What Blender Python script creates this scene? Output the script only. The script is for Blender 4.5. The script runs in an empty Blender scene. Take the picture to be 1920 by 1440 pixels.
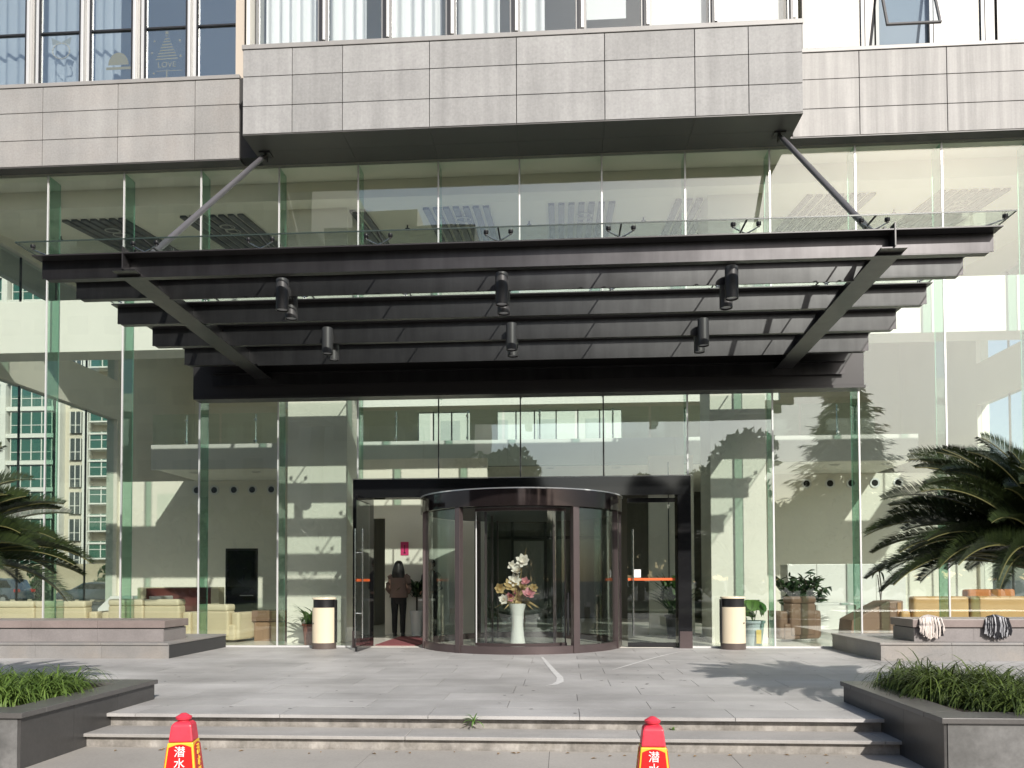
import bpy, bmesh, math, random
import numpy as np
from mathutils import Vector, Matrix, Euler
R = math.radians
sc = bpy.context.scene
COL = sc.collection
random.seed(7); rng = np.random.default_rng(7)

# ------------------------------------------------------------------ camera
cam = bpy.data.cameras.new('camera'); camo = bpy.data.objects.new('camera', cam); COL.objects.link(camo)
cam.sensor_width = 36; cam.lens = 1464.5 / 1920 * 36
cam.shift_y = (1048.7 - 720) / 1920
cam.clip_start = .1; cam.clip_end = 2000
cr = Vector((.99800245, .06308252, -.00342025)); cu = Vector((.00509845, -.02646152, .99963683)); cf = Vector((-.06296911, .99765745, .02673029))
M = Matrix((cr, cu, -cf)).transposed().to_4x4(); M.translation = (1.0434, -14.1192, 1.2141)
camo.matrix_world = M
sc.camera = camo

# ------------------------------------------------------------------ light
SUN = Vector((.48, -1, .71)).normalized()
elev = math.asin(SUN.z)
w = bpy.data.worlds.new('World'); sc.world = w; w.use_nodes = True
nt = w.node_tree; bg = nt.nodes['Background']
sky = nt.nodes.new('ShaderNodeTexSky'); sky.sky_type = 'NISHITA'; sky.sun_disc = False
sky.sun_elevation = elev; sky.sun_rotation = math.atan2(SUN.x, SUN.y)
sky.air_density = 1.0; sky.dust_density = 1.5; sky.ozone_density = 1.0
nt.links.new(sky.outputs[0], bg.inputs[0]); bg.inputs[1].default_value = .12
sl = bpy.data.lights.new('sun', 'SUN'); sl.energy = 4.2; sl.angle = R(.5); sl.color = (1, .95, .88)
so = bpy.data.objects.new('sun', sl); COL.objects.link(so)
so.rotation_euler = (-SUN).to_track_quat('-Z', 'Y').to_euler()
vs = sc.view_settings
vs.view_transform = 'Standard'; vs.look = 'None'; vs.gamma = 1; vs.exposure = .30; vs.use_curve_mapping = False
cy = sc.cycles
cy.max_bounces = 14; cy.diffuse_bounces = 8; cy.glossy_bounces = 5; cy.transmission_bounces = 6; cy.transparent_max_bounces = 32
cy.caustics_reflective = False; cy.caustics_refractive = False; cy.sample_clamp_indirect = 8
cy.use_denoising = True

# ------------------------------------------------------------------ materials
def ncol(n): return (*n, 1) if len(n) == 3 else n
def mat(name, col, rough=.6, metal=0, noise=None, fine=None, streak=None, island=0, bump=None, spec=.5, coat=0, col2=None, patch=None):
    m = bpy.data.materials.new(name); m.use_nodes = True
    t = m.node_tree; N = t.nodes; L = t.links; b = N['Principled BSDF']
    b.inputs['Roughness'].default_value = rough; b.inputs['Metallic'].default_value = metal
    b.inputs['Specular IOR Level'].default_value = spec; b.inputs['Coat Weight'].default_value = coat
    tc = N.new('ShaderNodeTexCoord')
    fac = None
    def mul(a, o):
        if a is None: return o
        x = N.new('ShaderNodeMath'); x.operation = 'MULTIPLY'; L.new(a, x.inputs[0]); L.new(o, x.inputs[1]); return x.outputs[0]
    def term(scale, amt, sc3=None, detail=5):
        mp = N.new('ShaderNodeMapping'); L.new(tc.outputs['Object'], mp.inputs[0])
        if sc3: mp.inputs['Scale'].default_value = sc3
        n = N.new('ShaderNodeTexNoise'); n.inputs['Scale'].default_value = scale; n.inputs['Detail'].default_value = detail
        n.inputs['Roughness'].default_value = .62
        L.new(mp.outputs[0], n.inputs['Vector'])
        r = N.new('ShaderNodeMapRange'); r.inputs[1].default_value = .25; r.inputs[2].default_value = .75
        r.inputs[3].default_value = 1 - amt; r.inputs[4].default_value = 1 + amt
        L.new(n.outputs[0], r.inputs[0]); return r.outputs[0], n.outputs[0]
    nz = None
    if noise: o, nz = term(*noise); fac = mul(fac, o)
    if fine: o, nz2 = term(*fine); fac = mul(fac, o)
    if streak: o, _ = term(streak[0], streak[1], streak[2]); fac = mul(fac, o)
    if island:
        g = N.new('ShaderNodeNewGeometry'); r = N.new('ShaderNodeMapRange')
        r.inputs[3].default_value = 1 - island; r.inputs[4].default_value = 1 + island
        L.new(g.outputs['Random Per Island'], r.inputs[0]); fac = mul(fac, r.outputs[0])
    src = None
    if col2:
        mx = N.new('ShaderNodeMix'); mx.data_type = 'RGBA'; mx.inputs[6].default_value = ncol(col); mx.inputs[7].default_value = ncol(col2)
        if patch == 'island':
            g = N.new('ShaderNodeNewGeometry'); L.new(g.outputs['Random Per Island'], mx.inputs[0])
        else:
            o, n_ = term(*(patch or (2, .5)))
            rr = N.new('ShaderNodeMapRange'); rr.inputs[1].default_value = .42; rr.inputs[2].default_value = .62
            L.new(n_, rr.inputs[0]); L.new(rr.outputs[0], mx.inputs[0])
        src = mx.outputs[2]
    if fac is not None:
        v = N.new('ShaderNodeVectorMath'); v.operation = 'SCALE'
        if src: L.new(src, v.inputs[0])
        else: v.inputs[0].default_value = col[:3]
        L.new(fac, v.inputs['Scale']); src = v.outputs[0]
    if src: L.new(src, b.inputs['Base Color'])
    else: b.inputs['Base Color'].default_value = ncol(col)
    if bump:
        n = N.new('ShaderNodeTexNoise'); n.inputs['Scale'].default_value = bump[0]; n.inputs['Detail'].default_value = 6
        L.new(tc.outputs['Object'], n.inputs['Vector'])
        bp = N.new('ShaderNodeBump'); bp.inputs['Strength'].default_value = bump[1]; bp.inputs['Distance'].default_value = bump[2]
        L.new(n.outputs[0], bp.inputs['Height']); L.new(bp.outputs[0], b.inputs['Normal'])
    return m
def glass(name, tint, f0=.05, rough=0, wave=0):
    m = bpy.data.materials.new(name); m.use_nodes = True; t = m.node_tree; N = t.nodes; L = t.links
    N.remove(N['Principled BSDF']); out = N['Material Output']
    tr = N.new('ShaderNodeBsdfTransparent'); tr.inputs[0].default_value = ncol(tint)
    gl = N.new('ShaderNodeBsdfGlossy'); gl.inputs['Roughness'].default_value = rough; gl.inputs[0].default_value = (.97, 1, .98, 1)
    lw = N.new('ShaderNodeLayerWeight'); lw.inputs[0].default_value = .5
    p = N.new('ShaderNodeMath'); p.operation = 'POWER'; p.inputs[1].default_value = 5; L.new(lw.outputs['Facing'], p.inputs[0])
    a = N.new('ShaderNodeMath'); a.operation = 'MULTIPLY_ADD'; a.inputs[1].default_value = 1 - f0; a.inputs[2].default_value = f0
    L.new(p.outputs[0], a.inputs[0])
    mx = N.new('ShaderNodeMixShader'); L.new(a.outputs[0], mx.inputs[0]); L.new(tr.outputs[0], mx.inputs[1]); L.new(gl.outputs[0], mx.inputs[2])
    if wave:
        tc = N.new('ShaderNodeTexCoord'); n = N.new('ShaderNodeTexNoise'); n.inputs['Scale'].default_value = .9; n.inputs['Detail'].default_value = 1
        L.new(tc.outputs['Object'], n.inputs['Vector']); bp = N.new('ShaderNodeBump'); bp.inputs['Strength'].default_value = wave; bp.inputs['Distance'].default_value = .02
        L.new(n.outputs[0], bp.inputs['Height']); L.new(bp.outputs[0], gl.inputs['Normal'])
    L.new(mx.outputs[0], out.inputs[0]); return m
def leafmat(name, c1, c2, trans=.25, rough=.5):
    m = mat(name, c1, rough, col2=c2, patch='island', spec=.35)
    t = m.node_tree; N = t.nodes; L = t.links; b = N['Principled BSDF']; out = N['Material Output']
    tl = N.new('ShaderNodeBsdfTranslucent'); src = b.inputs['Base Color'].links[0].from_socket
    L.new(src, tl.inputs[0]); mx = N.new('ShaderNodeMixShader'); mx.inputs[0].default_value = trans
    L.new(b.outputs[0], mx.inputs[1]); L.new(tl.outputs[0], mx.inputs[2]); L.new(mx.outputs[0], out.inputs[0]); return m

STONE = mat('fascia_stone', (.295, .292, .288), .62, noise=(1.1, .11), fine=(26, .13), streak=(4, .2, (1, 1, .05)), island=.10, bump=(60, .15, .004))
STONE_D = mat('fascia_stone_streaked', (.305, .296, .286), .58, noise=(1.1, .10), fine=(38, .08), streak=(6.5, .34, (1, 1, .035)), island=.05, bump=(60, .15, .004))
STONE_W = mat('fascia_stone_warm', (.306, .299, .290), .62, noise=(.9, .13), fine=(30, .14), streak=(3, .12, (1, 1, .1)), island=.06, col2=(.315, .300, .286), patch=(1.2, .4), bump=(60, .15, .004))
JOINT = mat('joint_backing', (.05, .05, .05), .9)
COPING = mat('coping_metal', (.30, .29, .28), .45, noise=(2, .1))
SOFFIT = mat('soffit_metal', (.085, .08, .078), .45, noise=(1.2, .1), island=.08)
PAVE = mat('paving_granite', (.43, .418, .405), .58, noise=(.55, .20), fine=(55, .09), streak=(1.6, .15, (.2, 1, 1)), island=.085, col2=(.345, .333, .32), patch=(.7, .4), bump=(70, .12, .003))
STEP = mat('step_granite', (.345, .33, .31), .62, noise=(1.2, .2), fine=(60, .1), island=.07, streak=(4, .12, (.3, 1, 1)), bump=(60, .2, .004))
RISER = mat('riser_granite_stained', (.25, .232, .208), .7, noise=(3, .35), fine=(40, .15), streak=(9, .3, (1, 1, .25)), bump=(40, .3, .006), col2=(.33, .31, .285), patch=(7, .5))
GROUND = mat('forecourt_paving', (.355, .332, .30), .7, noise=(.5, .2), fine=(45, .09), bump=(50, .2, .004))
ASPH = mat('asphalt', (.06, .06, .06), .85, noise=(.4, .2), fine=(80, .2))
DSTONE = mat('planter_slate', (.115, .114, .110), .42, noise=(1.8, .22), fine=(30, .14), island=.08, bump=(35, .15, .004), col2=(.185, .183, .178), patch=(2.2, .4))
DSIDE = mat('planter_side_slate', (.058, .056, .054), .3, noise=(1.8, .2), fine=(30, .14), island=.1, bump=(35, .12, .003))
DCOP = mat('planter_coping_slate', (.105, .10, .095), .35, noise=(2, .18), fine=(50, .1), island=.06)
WSTONE = mat('low_wall_granite', (.25, .24, .23), .5, noise=(1.6, .15), fine=(45, .1), island=.05, col2=(.29, .265, .24), patch=(1.5, .4))
BENCHM = mat('bench_granite', (.235, .215, .21), .45, noise=(2, .15), fine=(45, .1), island=.05)
BENCHT = mat('bench_top_brown', (.24, .195, .18), .4, noise=(2, .16), fine=(45, .1), island=.05)
STEEL = mat('canopy_steel', (.060, .058, .060), .34, metal=.85, noise=(1.5, .22), streak=(7, .2, (1, 1, .08)), spec=.5)
STEELB = mat('black_steel', (.028, .026, .027), .35, spec=.5)
ROD = mat('rod_steel', (.14, .135, .145), .4, metal=.4)
CHROME = mat('stainless', (.62, .62, .62), .18, metal=1)
ALU = mat('aluminium', (.70, .70, .69), .35, metal=.3)
ALUD = mat('aluminium_grey', (.30, .295, .285), .4, metal=.3)
ALUR = mat('grey_frame', (.13, .127, .125), .4, metal=.2)
DARKF = mat('dark_frame', (.03, .03, .032), .35)
BRONZE = mat('bronze_steel', (.135, .105, .104), .3, metal=.6, noise=(3, .08))
BLKGLOSS = mat('black_polished', (.012, .012, .013), .06, spec=.6)
G_FAC = glass('facade_glass', (.962, .988, .968), .11, wave=.07)
G_FIN = glass('fin_glass', (.66, .825, .75), .06)
G_WIN = glass('window_glass', (.95, .97, .97), .11, wave=.06)
G_WINL = glass('coated_window_glass', (.84, .88, .90), .24, wave=.04)
G_CAN = glass('canopy_glass', (.93, .96, .945), .06)
G_DOOR = glass('door_glass', (.88, .91, .90), .06)
G_CURVE = glass('curved_glass', (.88, .91, .90), .055)
G_SIDE = glass('side_glass', (.92, .965, .945), .03)
BEIGE = mat('beige_plaster', (.82, .785, .69), .7, noise=(1.2, .04))
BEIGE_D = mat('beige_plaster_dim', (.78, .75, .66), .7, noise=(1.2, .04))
OFFWHITE = mat('off_white_plaster', (.80, .79, .73), .7, noise=(.8, .03))
CEIL = mat('ceiling_plaster', (.86, .835, .72), .8, noise=(1, .04))
GREYB = mat('grey_band', (.52, .52, .49), .45, noise=(.8, .06))
GLOSSBAND = mat('painted_glass_band', (.66, .70, .665), .12, noise=(.5, .08), coat=.3)
LOBBYF = mat('lobby_stone', (.76, .735, .66), .18, noise=(1.3, .08), fine=(20, .05))
WOOD_D = mat('dark_wood', (.13, .125, .112), .4, streak=(4, .3, (1, 1, .1)))
SLAT = mat('slat_grey', (.11, .107, .10), .5)
SLATL = mat('slat_light', (.52, .51, .46), .5)
VENTB = mat('vent_black', (.01, .01, .01), .8)
COLST = mat('column_stone', (.82, .795, .71), .5, noise=(1, .05), island=.02)
CURT = mat('curtain_white', (.82, .82, .81), .85)
BLINDSKY = mat('blind_sky_tint', (.33, .39, .46), .8)  # blue-grey stands in for pale sky mirrored in the right windows
GOLD = mat('gold_film', (.62, .46, .14), .4)
GOLDP = mat('gold_pale', (.68, .62, .46), .5)
CREAM = mat('cream_leather', (.62, .53, .36), .42, noise=(3, .05))
CREAML = mat('cream_leather_light', (.68, .60, .43), .42, noise=(3, .05))
MAROON = mat('maroon_leather', (.16, .05, .045), .45)
BROWNL = mat('brown_leather', (.20, .125, .085), .4, noise=(4, .08))
TAN = mat('tan_leather', (.60, .37, .16), .42, noise=(3, .06))
ORANGE = mat('orange_leather', (.50, .19, .06), .45)
WHITE = mat('white_gloss', (.80, .80, .77), .3)
BLACKP = mat('black_plastic', (.015, .015, .016), .3)
SCREEN = mat('screen_black', (.012, .013, .016), .05)
BINC = mat('cream_enamel', (.74, .64, .47), .35, noise=(2, .03))
BINB = mat('brown_enamel', (.11, .085, .075), .4)
TERRA = mat('terracotta', (.28, .10, .065), .7, noise=(6, .1))
POTB = mat('pot_pale_blue', (.50, .58, .60), .3)
YEL = mat('yellow_paper', (.72, .52, .09), .6)
SOIL = mat('soil', (.045, .033, .024), .95, noise=(12, .3), bump=(30, .6, .02))
PEBB = mat('pebbles_white', (.55, .53, .49), .8, island=.25)
RED = mat('cone_red', (.62, .02, .03), .38, noise=(5, .15))
RED2 = mat('cone_sticker_red', (.55, .012, .012), .35)
REDT = mat('cone_top_red', (.66, .04, .07), .45, noise=(14, .16), fine=(60, .1))
YELC = mat('cone_yellow', (.80, .50, .04), .4)
WHT = mat('lettering_white', (.85, .84, .82), .5)
PINK = mat('pink_paper', (.62, .04, .16), .6)
BLKINK = mat('ink_black', (.03, .01, .015), .6)
MAT_R = mat('red_mat', (.20, .055, .06), .95, fine=(120, .2))
ORSTR = mat('orange_strip', (.72, .13, .03), .45)
PAPER = mat('paper_white', (.82, .82, .80), .7)
SKIN = mat('skin', (.50, .32, .24), .5)
HAIR = mat('hair_black', (.012, .010, .009), .45, streak=(30, .4, (1, 1, .05)))
JACKET = mat('jacket_taupe', (.19, .13, .11), .85, noise=(8, .08), bump=(20, .3, .01))
NAVY = mat('dark_suit', (.02, .021, .026), .8)
TROUS = mat('black_trousers', (.012, .012, .013), .8)
SHOE = mat('shoe_black', (.015, .014, .013), .4)
FROND = leafmat('cycad_leaf', (.012, .019, .009), (.034, .05, .015), .08, .34)
RACHIS = mat('cycad_rachis', (.13, .125, .045), .5)
TRUNK = mat('cycad_trunk', (.055, .042, .032), .95, noise=(14, .35), bump=(25, .9, .03))
BARK = mat('bark', (.09, .07, .055), .95, noise=(9, .3), bump=(20, .8, .03))
GRASS = leafmat('liriope_leaf', (.07, .125, .022), (.18, .27, .06), .25)
GRASSSH = leafmat('liriope_leaf_shaded', (.028, .046, .014), (.15, .21, .05), .22)  # palm shade and sunny yellow-green put into the leaf colour
LEAFG = leafmat('leaf_green', (.04, .09, .02), (.09, .17, .04), .25)
LEAFB = leafmat('leaf_bright', (.13, .27, .05), (.20, .36, .09), .35)
LEAFK = leafmat('leaf_dark', (.02, .045, .016), (.045, .085, .03), .2)
TREEL = leafmat('tree_leaf', (.03, .055, .02), (.06, .09, .03), .2, .6)
CONIF = leafmat('conifer_leaf', (.022, .04, .022), (.04, .06, .03), .15, .7)
PETP = mat('petal_pink', (.62, .27, .30), .6); PETW = mat('petal_white', (.76, .70, .62), .7)
PETG = mat('petal_gold', (.50, .36, .17), .6); PETM = mat('petal_magenta', (.34, .03, .09), .6)
CLOTHW = mat('mop_white', (.70, .63, .58), .95, island=.12); CLOTHK = mat('mop_black', (.02, .02, .024), .95, island=.3)
CLOTHG = mat('mop_grey', (.46, .46, .48), .95, island=.2)
SUNSTREAK = mat('sun_streak', (.62, .61, .59), .7, noise=(9, .15))  # pale colour standing in for sunlight thrown onto the terrace by the glass
DRYL = mat('dry_leaf', (.24, .16, .08), .8, island=.3)
APW = mat('apartment_white', (.68, .66, .60), .7, noise=(.3, .05)); APC = mat('apartment_cream', (.58, .52, .42), .8)
APG = mat('apartment_green_glass', (.03, .105, .075), .08, spec=.8); APD = mat('apartment_dark_opening', (.05, .06, .06), .6)
TOWER = mat('tower_concrete', (.20, .19, .18), .8, noise=(.1, .1)); TOWERW = mat('tower_window', (.03, .035, .045), .15)
WALLY = mat('boundary_wall_paint', (.42, .36, .25), .85, noise=(.5, .08))
CARG = mat('car_paint_dark', (.035, .045, .055), .2, coat=.8); CARB = mat('car_paint_blue_grey', (.06, .075, .095), .2, coat=.8)
CARGL = mat('car_glass', (.01, .012, .014), .05); TYRE = mat('tyre', (.015, .015, .015), .9); TAILR = mat('tail_red', (.35, .01, .01), .2)

# ------------------------------------------------------------------ helpers
def rotz(a):
    c, s = math.cos(a), math.sin(a)
    return lambda p: (c*p[0]-s*p[1], s*p[0]+c*p[1], p[2])
class MB:
    def __init__(s): s.v = []; s.f = []
    def add(s, vs, fs):
        o = len(s.v); s.v += [tuple(p) for p in vs]; s.f += [tuple(i+o for i in f) for f in fs]; return s
    def box(s, x0, x1, y0, y1, z0, z1):
        if x0 > x1: x0, x1 = x1, x0
        if y0 > y1: y0, y1 = y1, y0
        if z0 > z1: z0, z1 = z1, z0
        return s.add([(x0,y0,z0),(x1,y0,z0),(x1,y1,z0),(x0,y1,z0),(x0,y0,z1),(x1,y0,z1),(x1,y1,z1),(x0,y1,z1)],
                     [(3,2,1,0),(4,5,6,7),(0,1,5,4),(1,2,6,5),(2,3,7,6),(3,0,4,7)])
    def prism(s, pts, a, b, axis='y'):       # pts in the two other axes, extruded a..b
        n = len(pts)
        def P(u, w_, t):
            return {'y': (u, t, w_), 'x': (t, u, w_), 'z': (u, w_, t)}[axis]
        vs = [P(u, w_, a) for u, w_ in pts] + [P(u, w_, b) for u, w_ in pts]
        fs = [tuple(range(n)), tuple(range(2*n-1, n-1, -1))] + [(i, (i+n), (i+1) % n + n, (i+1) % n) for i in range(n)]
        return s.add(vs, fs)
    def tube(s, pts, rad, n=10, cap=True):
        pts = [Vector(p) for p in pts]
        if not hasattr(rad, '__len__'): rad = [rad]*len(pts)
        vs = []; fs = []
        up = Vector((0, 0, 1))
        for i, p in enumerate(pts):
            d = (pts[min(i+1, len(pts)-1)] - pts[max(i-1, 0)]).normalized()
            u = up if abs(d.z) < .95 else Vector((1, 0, 0))
            a = d.cross(u).normalized(); b = a.cross(d)
            for k in range(n):
                t = 2*math.pi*k/n; vs.append(p + a*math.cos(t)*rad[i] + b*math.sin(t)*rad[i])
        for i in range(len(pts)-1):
            for k in range(n):
                fs.append((i*n+k, i*n+(k+1) % n, (i+1)*n+(k+1) % n, (i+1)*n+k))
        if cap: fs.append(tuple(range(n-1, -1, -1))); fs.append(tuple(range((len(pts)-1)*n, len(pts)*n)))
        return s.add(vs, fs)
    def lathe(s, prof, cx=0, cyy=0, n=24, sx=1, sy=1, a0=0, a1=2*math.pi):
        full = abs(a1-a0-2*math.pi) < 1e-6; m = n if full else n+1
        vs = []; fs = []
        for r, z in prof:
            for k in range(m):
                t = a0+(a1-a0)*k/n; vs.append((cx+r*sx*math.cos(t), cyy+r*sy*math.sin(t), z))
        for i in range(len(prof)-1):
            for k in range(n):
                k2 = (k+1) % m; fs.append((i*m+k, i*m+k2, (i+1)*m+k2, (i+1)*m+k))
        return s.add(vs, fs)
    def arc(s, cx, cyy, r0, r1, z0, z1, a0, a1, n=24):
        """curved solid wall between radii, angles in degrees"""
        vs = []; fs = []
        for k in range(n+1):
            t = R(a0+(a1-a0)*k/n); c, si = math.cos(t), math.sin(t)
            vs += [(cx+r0*c, cyy+r0*si, z0), (cx+r1*c, cyy+r1*si, z0), (cx+r1*c, cyy+r1*si, z1), (cx+r0*c, cyy+r0*si, z1)]
        for k in range(n):
            a = 4*k; b = a+4
            for i in range(4): fs.append((a+i, a+(i+1) % 4, b+(i+1) % 4, b+i))
        if abs(a1-a0) < 359.9: fs += [(3, 2, 1, 0), (4*n, 4*n+1, 4*n+2, 4*n+3)]
        return s.add(vs, fs)
    def loft(s, rings, n=14):
        """rings: (cx,cy,cz,rx,ry) horizontal ellipses"""
        vs = []; fs = []
        for (x, y, z, rx, ry) in rings:
            for k in range(n):
                t = 2*math.pi*k/n; vs.append((x+rx*math.cos(t), y+ry*math.sin(t), z))
        for i in range(len(rings)-1):
            for k in range(n): fs.append((i*n+k, i*n+(k+1) % n, (i+1)*n+(k+1) % n, (i+1)*n+k))
        fs.append(tuple(range(n-1, -1, -1))); fs.append(tuple(range((len(rings)-1)*n, len(rings)*n)))
        return s.add(vs, fs)
    def xf(s, fn): s.v = [tuple(fn(p)) for p in s.v]; return s
    def shift(s, x, y, z): return s.xf(lambda p: (p[0]+x, p[1]+y, p[2]+z))
    def build(s, name, m, parent=None, bevel=0, smooth=False, fix=True, label=None, segs=2):
        me = bpy.data.meshes.new(name); me.from_pydata(s.v, [], s.f)
        if fix or bevel:
            bm = bmesh.new(); bm.from_mesh(me)
            if fix: bmesh.ops.recalc_face_normals(bm, faces=bm.faces)
            if bevel: bmesh.ops.bevel(bm, geom=[e for e in bm.edges if e.calc_face_angle(0) > .5], offset=bevel, segments=segs, affect='EDGES', profile=.6)
            bm.to_mesh(me); bm.free()
        if smooth:
            me.polygons.foreach_set('use_smooth', [True]*len(me.polygons)); me.set_sharp_from_angle(angle=R(42))
        me.materials.append(m); me.update()
        o = bpy.data.objects.new(name, me); COL.objects.link(o)
        if parent: o.parent = parent
        if label: o['label'] = label
        return o
def tag(o, label, cat, group=None, kind=None):
    o['label'] = label; o['category'] = cat
    if group: o['group'] = group
    if kind: o['kind'] = kind
    return o
def thing(name, label, cat, loc=(0, 0, 0), rz=0, group=None):
    o = bpy.data.objects.new(name, None); COL.objects.link(o); o.location = loc; o.rotation_euler = (0, 0, rz); o.empty_display_size = .2
    return tag(o, label, cat, group)
def struct(o): o['kind'] = 'structure'; return o
def dup(root, loc, rz=0, label=None, scale=None):
    r = root.copy(); COL.objects.link(r); r.location = loc; r.rotation_euler = (0, 0, rz)
    if label: r['label'] = label
    if scale: r.scale = scale
    for ch in list(root.children):
        c = ch.copy(); COL.objects.link(c); c.parent = r
        for g in list(ch.children):
            d = g.copy(); COL.objects.link(d); d.parent = c
    return r
def copy_part(o, loc, parent=None):
    c = o.copy(); COL.objects.link(c); c.location = loc
    if parent: c.parent = parent
    for g in list(o.children):
        d = g.copy(); COL.objects.link(d); d.parent = c
    return c
def text_mesh(txt, size, depth=.002):
    cu_ = bpy.data.curves.new('t', 'FONT'); cu_.body = txt; cu_.size = size; cu_.extrude = depth; cu_.align_x = 'CENTER'; cu_.align_y = 'CENTER'
    o = bpy.data.objects.new('t', cu_); COL.objects.link(o)
    dg = bpy.context.evaluated_depsgraph_get(); dg.update()
    me = bpy.data.meshes.new_from_object(o.evaluated_get(dg))
    mb = MB().add([tuple(v.co) for v in me.vertices], [tuple(p.vertices) for p in me.polygons])
    bpy.data.objects.remove(o); bpy.data.curves.remove(cu_); bpy.data.meshes.remove(me)
    return mb
def quads(name, V, m, parent=None):
    """V: (n,4,3) array of separate quads"""
    V = np.asarray(V, float); n = len(V)
    me = bpy.data.meshes.new(name); me.vertices.add(n*4); me.vertices.foreach_set('co', V.reshape(-1))
    me.loops.add(n*4); me.loops.foreach_set('vertex_index', np.arange(n*4, dtype=np.int32))
    me.polygons.add(n); me.polygons.foreach_set('loop_start', np.arange(0, n*4, 4, dtype=np.int32))
    me.update(calc_edges=True); me.validate(); me.materials.append(m)
    o = bpy.data.objects.new(name, me); COL.objects.link(o)
    if parent: o.parent = parent
    return o

# ================================================================== SETTING
ZG = -.24
struct(MB().add([(-700,-700,ZG-.02),(700,-700,ZG-.02),(700,700,ZG-.02),(-700,700,ZG-.02)], [(0,1,2,3)]).build('ground', ASPH))
fp = MB(); fp.box(-14, 14, -20, -7.42, ZG-.3, ZG-.004)
struct(fp.build('forecourt_base', JOINT))
fp = MB(); y = -7.44; row = 0
while y > -20:
    x = -14 + (row % 2)*.75 - random.random()*.2
    while x < 14:
        fp.box(x+.002, x+1.498, y-.898, y-.002, ZG-.02, ZG); x += 1.5
    y -= .9; row += 1
struct(fp.build('forecourt_paving', GROUND))
# terrace with two steps
t = MB(); t.box(-12, 12, -7.06, -.02, ZG-.2, -.012); t.box(-12, 12, -7.43, -7.06, ZG-.2, -.132)
struct(t.build('terrace_base', RISER))
t = MB(); rows = [-7.13, -6.66, -6.2, -5.74, -5.1, -4.5, -3.9, -3.3, -2.7, -2.1, -1.5, -.9, -.01]
for i in range(len(rows)-1):
    x = -12.4 + (.68 if i % 2 else 0)
    wv = 1.36 if i < 4 else 1.0
    while x < 12:
        t.box(x+.003, x+wv-.003, rows[i]+.003, rows[i+1]-.003, -.03, 0); x += wv
struct(t.build('terrace_paving', PAVE, bevel=0))
t = MB(); x = -12.3
while x < 12: t.box(x+.002, x+1.998, -7.475, -7.075, -.15, -.12); x += 2.0
struct(t.build('step_tread', STEP, bevel=.004, segs=1))
# asphalt road shows only in reflection, plus kerb
struct(MB().box(-60, 60, -34, -20.3, ZG-.3, ZG+.10).build('road_kerb_green', mat('lawn_green', (.05, .075, .025), .95, noise=(.6, .3))))

# ================================================================== BUILDING
X0, S = -8.686, 1.5
FX = [X0 + S*i for i in range(-1, 15)]            # fin lines, -10.186 .. 12.3
XL, XR = -11.2, 11.9
B = thing('office_building', 'stone and glass office building front with tall glazed lobby above the terrace', 'building')
# --- fascias
def cladding(x0, x1, yf, xs, zs, m, label, ydepth=.04, side=None):
    mb = MB(); xs = [x0] + [x for x in xs if x0 < x < x1] + [x1]
    for i in range(len(xs)-1):
        for k in range(len(zs)-1):
            mb.box(xs[i]+.006, xs[i+1]-.006, yf, yf+ydepth, zs[k]+.006, zs[k+1]-.006)
    o = mb.build('stone_cladding', m, B, bevel=.003, segs=1, label=label); return o
zs = [9.0, 9.495, 10.02, 10.50]
LW, LE, RE = -13.2, -4.845, 13.6
cladding(LW, LE, -.27, [-13, -11.5, -10.1, -8.63, -7.17, -5.69], zs, STONE_W, 'warm grey stone cladding on the left')
cladding(-4.47, 5.11, -1.02, [-3.59, -2.70, -1.18, .32, 1.82, 3.33, 4.22], zs, STONE, 'grey stone cladding of the projecting middle')
cladding(5.15, RE, -.27, [6.31, 7.8, 9.3, 10.8, 12.3], zs, STONE_D, 'streaked pale stone cladding on the right')
for xa in (5.07, -4.47):
    sd = MB()
    for k in range(3): sd.box(xa, xa+.04, -.972, -.28, zs[k]+.004, zs[k+1]-.004)
    sd.build('stone_return', STONE, B, bevel=.003, segs=1)
core = MB(); core.box(LW, -4.44, -.225, .2, 9.03, 10.52); core.box(-4.425, 5.065, -.975, .2, 9.03, 10.52); core.box(5.08, RE, -.225, .2, 9.03, 10.52)
core.build('fascia_core', JOINT, B)
cp = MB(); cp.box(LW, LE, -.285, .0, 10.505, 10.575); cp.box(-4.485, 5.125, -1.035, -.6, 10.505, 10.585); cp.box(5.13, RE, -.285, .0, 10.505, 10.575)
cp.build('coping', COPING, B, bevel=.006)
so_ = MB(); so_.box(LW, LE, -.26, -.02, 8.985, 9.02)
for a, b in zip([-4.47, -2.7, -1.18, .32, 1.82, 3.33], [-2.705, -1.185, .315, 1.815, 3.325, 5.11]):
    so_.box(a, b, -1.01, -.5, 8.985, 9.02); so_.box(a, b, -.495, -.02, 8.985, 9.02)
so_.box(5.115, RE, -.26, -.02, 8.985, 9.02)
so_.build('soffit', SOFFIT, B)
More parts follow.
